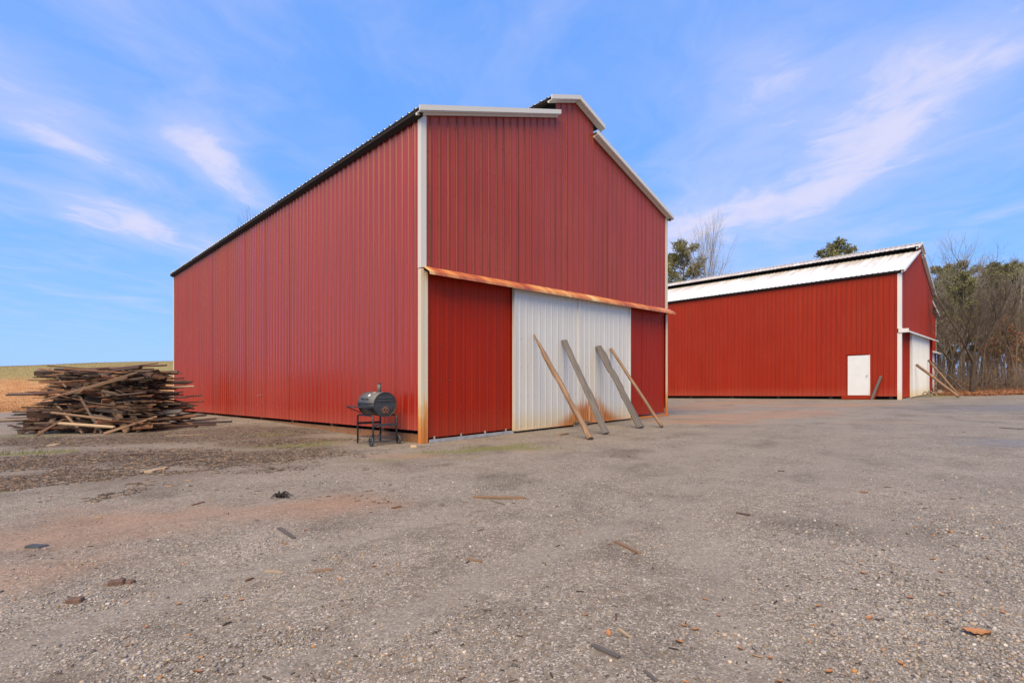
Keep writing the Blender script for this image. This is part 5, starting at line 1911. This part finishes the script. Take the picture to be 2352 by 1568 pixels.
# ------------------------------------------------------------------ trees
def grow(mb_t, mb_b, rng, p, d, length, r, level, maxlev, spread, upward, twig_n, tips=None):
    segs = 6 if level == 0 else (4 if level == 1 else 3)
    pts = [np.array(p, float)]
    dirs = []
    dd = np.array(d, float)
    for i in range(segs):
        dd = dd + rng.normal(0, 0.055 if level == 0 else 0.13, 3) + np.array([0, 0, upward * (0.1 if level else 0.02)])
        dd = dd / np.linalg.norm(dd)
        pts.append(pts[-1] + dd * length / segs)
        dirs.append(dd.copy())
    tip = 0.22 if level == 0 else 0.35
    radii = [r * (1 - (1 - tip) * i / segs) for i in range(segs + 1)]
    if level == 0:
        radii[0] *= 1.35
    (mb_t if level == 0 else mb_b).tube(pts, radii, (8, 5, 4, 3, 3)[level], cap=False)
    if level >= maxlev:
        if tips is not None:
            tips.append((pts[-1], dirs[-1]))
        return
    nchild = twig_n[level]
    lo = spread[1] if level == 0 else 0.25
    for c in range(nchild):
        u = lo + (1 - lo) * ((c + rng.random()) / nchild)
        k = min(int(u * segs), segs - 1)
        f = u * segs - k
        q_ = pts[k] * (1 - f) + pts[k + 1] * f
        ax = dirs[k]
        ang = spread[0] * (0.75 + 0.5 * rng.random())
        az = rng.random() * 6.283
        ref = np.array([0, 0, 1.0]) if abs(ax[2]) < 0.9 else np.array([1.0, 0, 0])
        e1 = np.cross(ax, ref)
        e1 /= np.linalg.norm(e1)
        e2 = np.cross(ax, e1)
        nd = ax * math.cos(ang) + (e1 * math.cos(az) + e2 * math.sin(az)) * math.sin(ang)
        ln = length * (0.50 if level == 0 else 0.58) * (1.0 - 0.55 * (u - lo) / (1 - lo + 1e-6)) * (0.75 + 0.5 * rng.random())
        rr = min(radii[k] * 0.62, r * 0.42)
        grow(mb_t, mb_b, rng, q_, nd, ln, rr, level + 1, maxlev, spread, upward, twig_n, tips)


def bare_tree(seed, h=15.0, r=0.17, spread=(0.62, 0.35), up=1.0, twig_n=(20, 6, 4), maxlev=3, leanv=(0, 0)):
    rng = np.random.default_rng(seed)
    t_, b_ = MB(), MB()
    grow(t_, b_, rng, (0, 0, -0.3), np.array([leanv[0], leanv[1], 1.0]) / np.linalg.norm([leanv[0], leanv[1], 1.0]), h, r, 0, maxlev, spread, up, twig_n)
    return t_, b_


def fork_tree(seed, h=11.0, r=0.2, stems=3):
    """a tree that divides low down into several crooked stems"""
    rng = np.random.default_rng(seed)
    t_, b_ = MB(), MB()
    top = np.array([rng.normal(0, .25), rng.normal(0, .2), h * 0.27])
    t_.tube([(0, 0, -0.3), top * 0.5 + rng.normal(0, .06, 3), top], [r * 1.2, r, r * 0.92], 8, cap=False)
    for i in range(stems):
        a = 6.283 * i / stems + rng.random()
        d_ = np.array([0.55 * math.cos(a), 0.4 * math.sin(a), 1.0])
        grow(t_, b_, rng, top - d_ * 0.05, d_ / np.linalg.norm(d_), h * (0.55 + 0.25 * rng.random()), r * 0.62, 0, 3, (0.7, 0.2), 0.9, (13, 6, 4))
    return t_, b_


def pine_tree(seed, h=16.0, r=0.2, crown=0.5, width=3.0, tuft=0.30, dens=1.0):
    rng = np.random.default_rng(seed)
    t_, b_, c_ = MB(), MB(), MB()
    wob = rng.normal(0, 0.14, (7, 2)).cumsum(0)
    tp = [np.array([wob[i][0], wob[i][1], -0.3 + (h + 0.3) * i / 6]) for i in range(7)]
    t_.tube(tp, [r * (1.2 - 1.05 * i / 6) for i in range(7)], 8, cap=False)
    nlimb = int(30 * dens)
    for i in range(nlimb):
        u = (i + rng.random()) / nlimb
        zz = h * (1 - crown) + h * crown * u * 0.97
        k = min(int(zz / h * 6), 5)
        f = zz / h * 6 - k
        q_ = tp[k] * (1 - f) + tp[k + 1] * f
        prof = math.sin(math.pi * min(1, 0.16 + 0.80 * u)) ** 0.8
        ln = width * prof * (0.55 + 0.6 * rng.random())
        a = rng.random() * 6.283
        d_ = np.array([math.cos(a), math.sin(a), 0.15 + 0.5 * u])
        d_ /= np.linalg.norm(d_)
        pts = [q_]
        for s_ in range(4):
            d_ = d_ + rng.normal(0, 0.14, 3) + np.array([0, 0, 0.06])
            d_ /= np.linalg.norm(d_)
            pts.append(pts[-1] + d_ * ln / 4)
        b_.tube(pts, [0.055, 0.045, 0.034, 0.022, 0.010], 4, cap=False)
        ntuft = int((12 + 10 * ln) * dens)
        for s_ in range(ntuft):
            w_ = 0.25 + 0.75 * rng.random() ** 0.7
            kk = min(int(w_ * 4), 3)
            ff = w_ * 4 - kk
            base = pts[kk] * (1 - ff) + pts[kk + 1] * ff + rng.normal(0, 0.24, 3) * np.array([1, 1, 0.7])
            for n_ in range(9):
                dn = rng.normal(0, 1, 3) + np.array([0, 0, 0.5])
                dn /= np.linalg.norm(dn)
                e1 = np.cross(dn, rng.normal(0, 1, 3))
                e1 /= np.linalg.norm(e1)
                L_ = tuft * (0.7 + 0.6 * rng.random())
                c_.add([base - e1 * 0.022, base + e1 * 0.022, base + dn * L_ + e1 * 0.035, base + dn * L_ - e1 * 0.035], [(0, 1, 2, 3)])
    return t_, b_, c_


def make_proto(kind, seed, **kw):
    if kind == 'pine':
        t_, b_, c_ = pine_tree(seed, **kw)
        return [('trunk', t_.mesh('pine_trunk', True), M['bark_pine']), ('branches', b_.mesh('pine_branches'), M['bark_pine']), ('crown', c_.mesh('pine_crown'), M['needles'])]
    if kind == 'fork':
        t_, b_ = fork_tree(seed, **kw)
        return [('trunk', t_.mesh('fork_trunk', True), M['bark_dark']), ('crown', b_.mesh('fork_crown'), M['bark_dark'])]
    t_, b_ = bare_tree(seed, **kw)
    mt = M['bark_pale'] if kind == 'pale' else M['bark']
    return [('trunk', t_.mesh('bare_trunk', True), mt), ('crown', b_.mesh('bare_crown'), mt)]


PROTO = {
    'bare_a': make_proto('bare', 1, h=15, r=0.17, spread=(0.55, 0.48), twig_n=(16, 6, 4)),
    'bare_b': make_proto('bare', 2, h=14, r=0.15, spread=(0.70, 0.42), twig_n=(15, 6, 4)),
    'pale_a': make_proto('pale', 3, h=16, r=0.14, spread=(0.50, 0.45), twig_n=(18, 6, 5)),
    'pale_b': make_proto('pale', 4, h=15, r=0.14, spread=(0.75, 0.50), twig_n=(14, 5, 4)),
    'fork_a': make_proto('fork', 5, h=9.5, r=0.17, stems=3),
    'fork_b': make_proto('fork', 16, h=8.5, r=0.14, stems=3),
    'pine_a': make_proto('pine', 7, h=15, r=0.19, crown=0.55, width=2.8),
    'pine_b': make_proto('pine', 8, h=16, r=0.20, crown=0.45, width=3.2),
    'pine_c': make_proto('pine', 9, h=12, r=0.15, crown=0.75, width=2.4),
}
PROTO_H = {k: max(v.co.z for p in ps for v in p[1].vertices) for k, ps in PROTO.items()}
TREE_NAME = {'bare': 'bare_tree', 'pale': 'bare_tree', 'fork': 'forked_tree', 'pine': 'pine_tree'}


def tree(kind, x, y, height, label, group=None, rot=None, wide=1.0):
    parts = PROTO[kind]
    base_h = PROTO_H[kind]
    s_ = height / base_h
    o = thing(TREE_NAME[kind.split('_')[0]], label, 'tree', (x, y, gz(x, y)), (0, 0, random.uniform(0, 6.28) if rot is None else rot), group)
    o.scale = (s_ * wide, s_ * wide, s_)
    for nm, me, mt in parts:
        obj(nm, me, mt, o)
    return o


def at_px(pxx, depth):
    return (pxx - 1176.0) / F * depth, depth


def top_h(pyy, depth, x, y):
    return CAMH + (881.0 - pyy) / F * depth - gz(x, y)


# trees that stand clear of the wood, each told apart
for (kind, pxx, dep, topy, wide, rot, lab) in (
        ('pine_b', 1580, 54, 548, 1.15, 0.7, 'broad dark pine rising behind the gap between the two barns'),
        ('pine_b', 1915, 58, 548, 1.05, 2.1, 'green pine top showing over the white roof of the far barn'),
        ('pale_a', 1602, 50, 474, 0.5, 1.0, 'tall pale bare tree standing before the pine between the barns'),
        ('pale_a', 1650, 54, 500, 0.55, 4.0, 'slender bare tree right of the pine between the barns'),
        ('pale_b', 1548, 53, 540, 0.8, 2.0, 'bare tree hugging the right edge of the near barn'),
        ('bare_b', 1690, 56, 590, 0.7, 0.0, 'small bare treetop just above the left end of the white roof'),
        ('bare_b', 1878, 60, 578, 0.7, 3.0, 'bare twigs left of the pine top over the far barn roof'),
        ('pine_c', 1640, 60, 640, 0.9, 1.0, 'low pine beside the broad pine between the barns'),
        ('bare_a', 612, 46, 472, 0.55, 1.4, 'bare twig tops peeping over the roof line of the near barn'),
        ('fork_a', 2232, 31.5, 640, 1.0, 0.4, 'dark forked tree at the edge of the wood, nearest the gravel'),
        ('fork_b', 2186, 36, 650, 1.0, 2.3, 'crooked forked tree between the far barn and the wood'),
        ('pale_a', 2208, 46, 536, 0.95, 5.0, 'tallest bare tree, its fine crown above the wood'),
        ('pale_b', 2330, 40, 560, 0.8, 1.2, 'pale trunked bare tree near the right edge of the picture'),
        ('pine_b', 2262, 50, 598, 1.15, 3.3, 'large pine crowning the wood right of the far barn'),
        ('pine_a', 2205, 54, 640, 1.1, 0.4, 'pine left of the large pine in the wood'),
        ('pine_a', 2320, 48, 600, 1.1, 4.4, 'pine right of the large pine in the wood'),
        ('pine_c', 2150, 52, 612, 1.0, 2.2, 'pine half hidden by the far barn gable')):
    x, y = at_px(pxx, dep)
    tree(kind, x, y, top_h(topy, dep, x, y), lab, None, rot, wide)

# the wood itself
rt = random.Random(21)
labels = {'bare': 'slender grey bare tree crowded in the wood right of the far barn', 'pale': 'thin pale bare tree crowded in the wood right of the far barn',
          'pine': 'olive green pine standing deep in the wood right of the far barn'}
spots = []
tries = 0
while len(spots) < 92 and tries < 4000:
    tries += 1
    dep = rt.uniform(34, 66)
    pxx = rt.uniform(2130, 2380) if len(spots) < 66 else rt.uniform(2380, 4300)
    if len(spots) >= 66:
        dep = rt.uniform(26, 46)
    x, y = at_px(pxx, dep)
    if in_barn(np.array([x]), np.array([y]))[0] or any((x - a) ** 2 + (y - b_) ** 2 < 1.1 for a, b_ in spots):
        continue
    spots.append((x, y))
    k = rt.choices(['bare_a', 'bare_b', 'pale_a', 'pale_b', 'pine_a', 'pine_b', 'pine_c'], [2.5, 2.5, 2, 2, 3.5, 3.5, 2])[0]
    hgt = top_h(rt.uniform(560, 730), dep, x, y)
    if k.startswith('pine'):
        hgt = top_h(rt.uniform(585, 710), dep, x, y)
    if dep < 40 and k.startswith('pine'):
        k = 'bare_b'
    lab = labels[k.split('_')[0]]
    if pxx < 2380:
        lab = lab.replace('crowded', 'at the near edge' if dep < 42 else 'midway in' if dep < 53 else 'far back').replace('standing deep', 'midway' if dep < 53 else 'far back')
        lab = lab.replace('midway in in', 'midway in').replace(' right of the far barn', ', beside the barn gable' if pxx < 2215 else (', in its middle part' if pxx < 2300 else ', by the right picture edge'))
    tree(k, x, y, hgt, lab, 'trees of the wood right of the far barn', rt.uniform(0, 6.28), rt.uniform(0.7, 1.0))
# a beech sapling still holding its brown leaves
x, y = at_px(2312, 37)
t_, b_ = bare_tree(31, h=4.6, r=0.05, spread=(0.9, 0.15), twig_n=(16, 5, 3))
bt = thing('beech_sapling', 'low sapling holding rust brown leaves inside the wood', 'tree', (x, y, gz(x, y)))
build(t_, 'trunk', M['bark'], bt)
build(b_, 'branches', M['bark'], bt)
lf = MB()
rng = np.random.default_rng(5)
bv = np.array(b_.v)
for i in rng.choice(len(bv), 1500):
    c_ = bv[i] + rng.normal(0, .06, 3)
    e1 = rng.normal(0, 1, 3)
    e1 /= np.linalg.norm(e1)
    e2 = np.cross(e1, rng.normal(0, 1, 3))
    e2 /= np.linalg.norm(e2)
    lf.add([c_ - e1 * .07, c_ + e2 * .035, c_ + e1 * .07, c_ - e2 * .035], [(0, 1, 2, 3)])
build(lf, 'leaves', M['dead_leaves'], bt)

# tangled undergrowth of the wood: sticks nobody could count
NB = 6000
dep = RNG.uniform(32, 75, NB)
pxx = RNG.uniform(2120, 2420, NB)
wide_ = RNG.random(NB) < 0.3
pxx[wide_] = RNG.uniform(2420, 4300, wide_.sum())
dep[wide_] = RNG.uniform(25, 45, wide_.sum())
x = (pxx - 1176) / F * dep
y = dep
ok = ~in_barn(x, y)
x, y = x[ok], y[ok]
n = len(x)
z = ground(x, y) + RNG.random(n) ** 1.8 * 3.6 * np.clip((y - 28) / 20, 0.25, 1)
ln = RNG.uniform(0.5, 2.2, n)
el = RNG.normal(0.9, 0.6, n)
az = RNG.random(n) * 6.283
dv = np.stack([np.cos(el) * np.cos(az), np.cos(el) * np.sin(az), np.abs(np.sin(el))], 1) * ln[:, None]
p0 = np.stack([x, y, z], 1)
rad = RNG.uniform(0.008, 0.026, n)
side = np.cross(dv, RNG.normal(0, 1, (n, 3)))
side /= np.linalg.norm(side, axis=1)[:, None]
side2 = np.cross(dv / ln[:, None], side)
tri = []
for a in range(3):
    c_, s_ = math.cos(a * 2.0944), math.sin(a * 2.0944)
    tri.append(side * c_ + side2 * s_)
V_ = np.stack([p0 + tri[0] * rad[:, None], p0 + tri[1] * rad[:, None], p0 + tri[2] * rad[:, None], p0 + dv + RNG.normal(0, .1, (n, 3))], 1).reshape(-1, 3)
Fc = np.array([(0, 1, 3), (1, 2, 3), (2, 0, 3)])
idx = (Fc[None] + (np.arange(n) * 4)[:, None, None]).reshape(-1)
me = mesh_np('undergrowth', V_, idx, np.arange(n * 3) * 3, np.full(n * 3, 3))
me.materials.append(M['twigs'])
tag(obj('undergrowth', me), 'brown tangle of brush and saplings filling the wood', 'undergrowth', kind='stuff')
# fallen leaves of the wood floor
NL = 14000
pxx = RNG.uniform(2130, 2420, NL)
dep = RNG.uniform(28, 50, NL)
x = (pxx - 1176) / F * dep
y = dep
mk = masks(x, y)
ok = (mk['litter'] > 0.4) & ~in_barn(x, y)
x, y = x[ok], y[ok]
n = len(x)
pos = np.stack([x, y, ground(x, y) + 0.02 + 0.10 * RNG.random(n)], 1)
size = np.stack([RNG.uniform(.06, .14, n), RNG.uniform(.04, .09, n), np.full(n, 0.012)], 1)
colr = np.array([0.30, 0.13, 0.06]) * RNG.uniform(0.5, 1.3, (n, 1))
me = scatter_mesh('leaf_litter', pos, size, RNG.random(n) * 6.28, RNG.normal(0, 0.7, n), BOX_V, BOX_F, colr)
me.materials.append(attr_mat('leaf_litter', 0.8))
tag(obj('leaf_litter', me), 'rust brown fallen leaves carpeting the wood floor', 'leaf litter', kind='stuff')
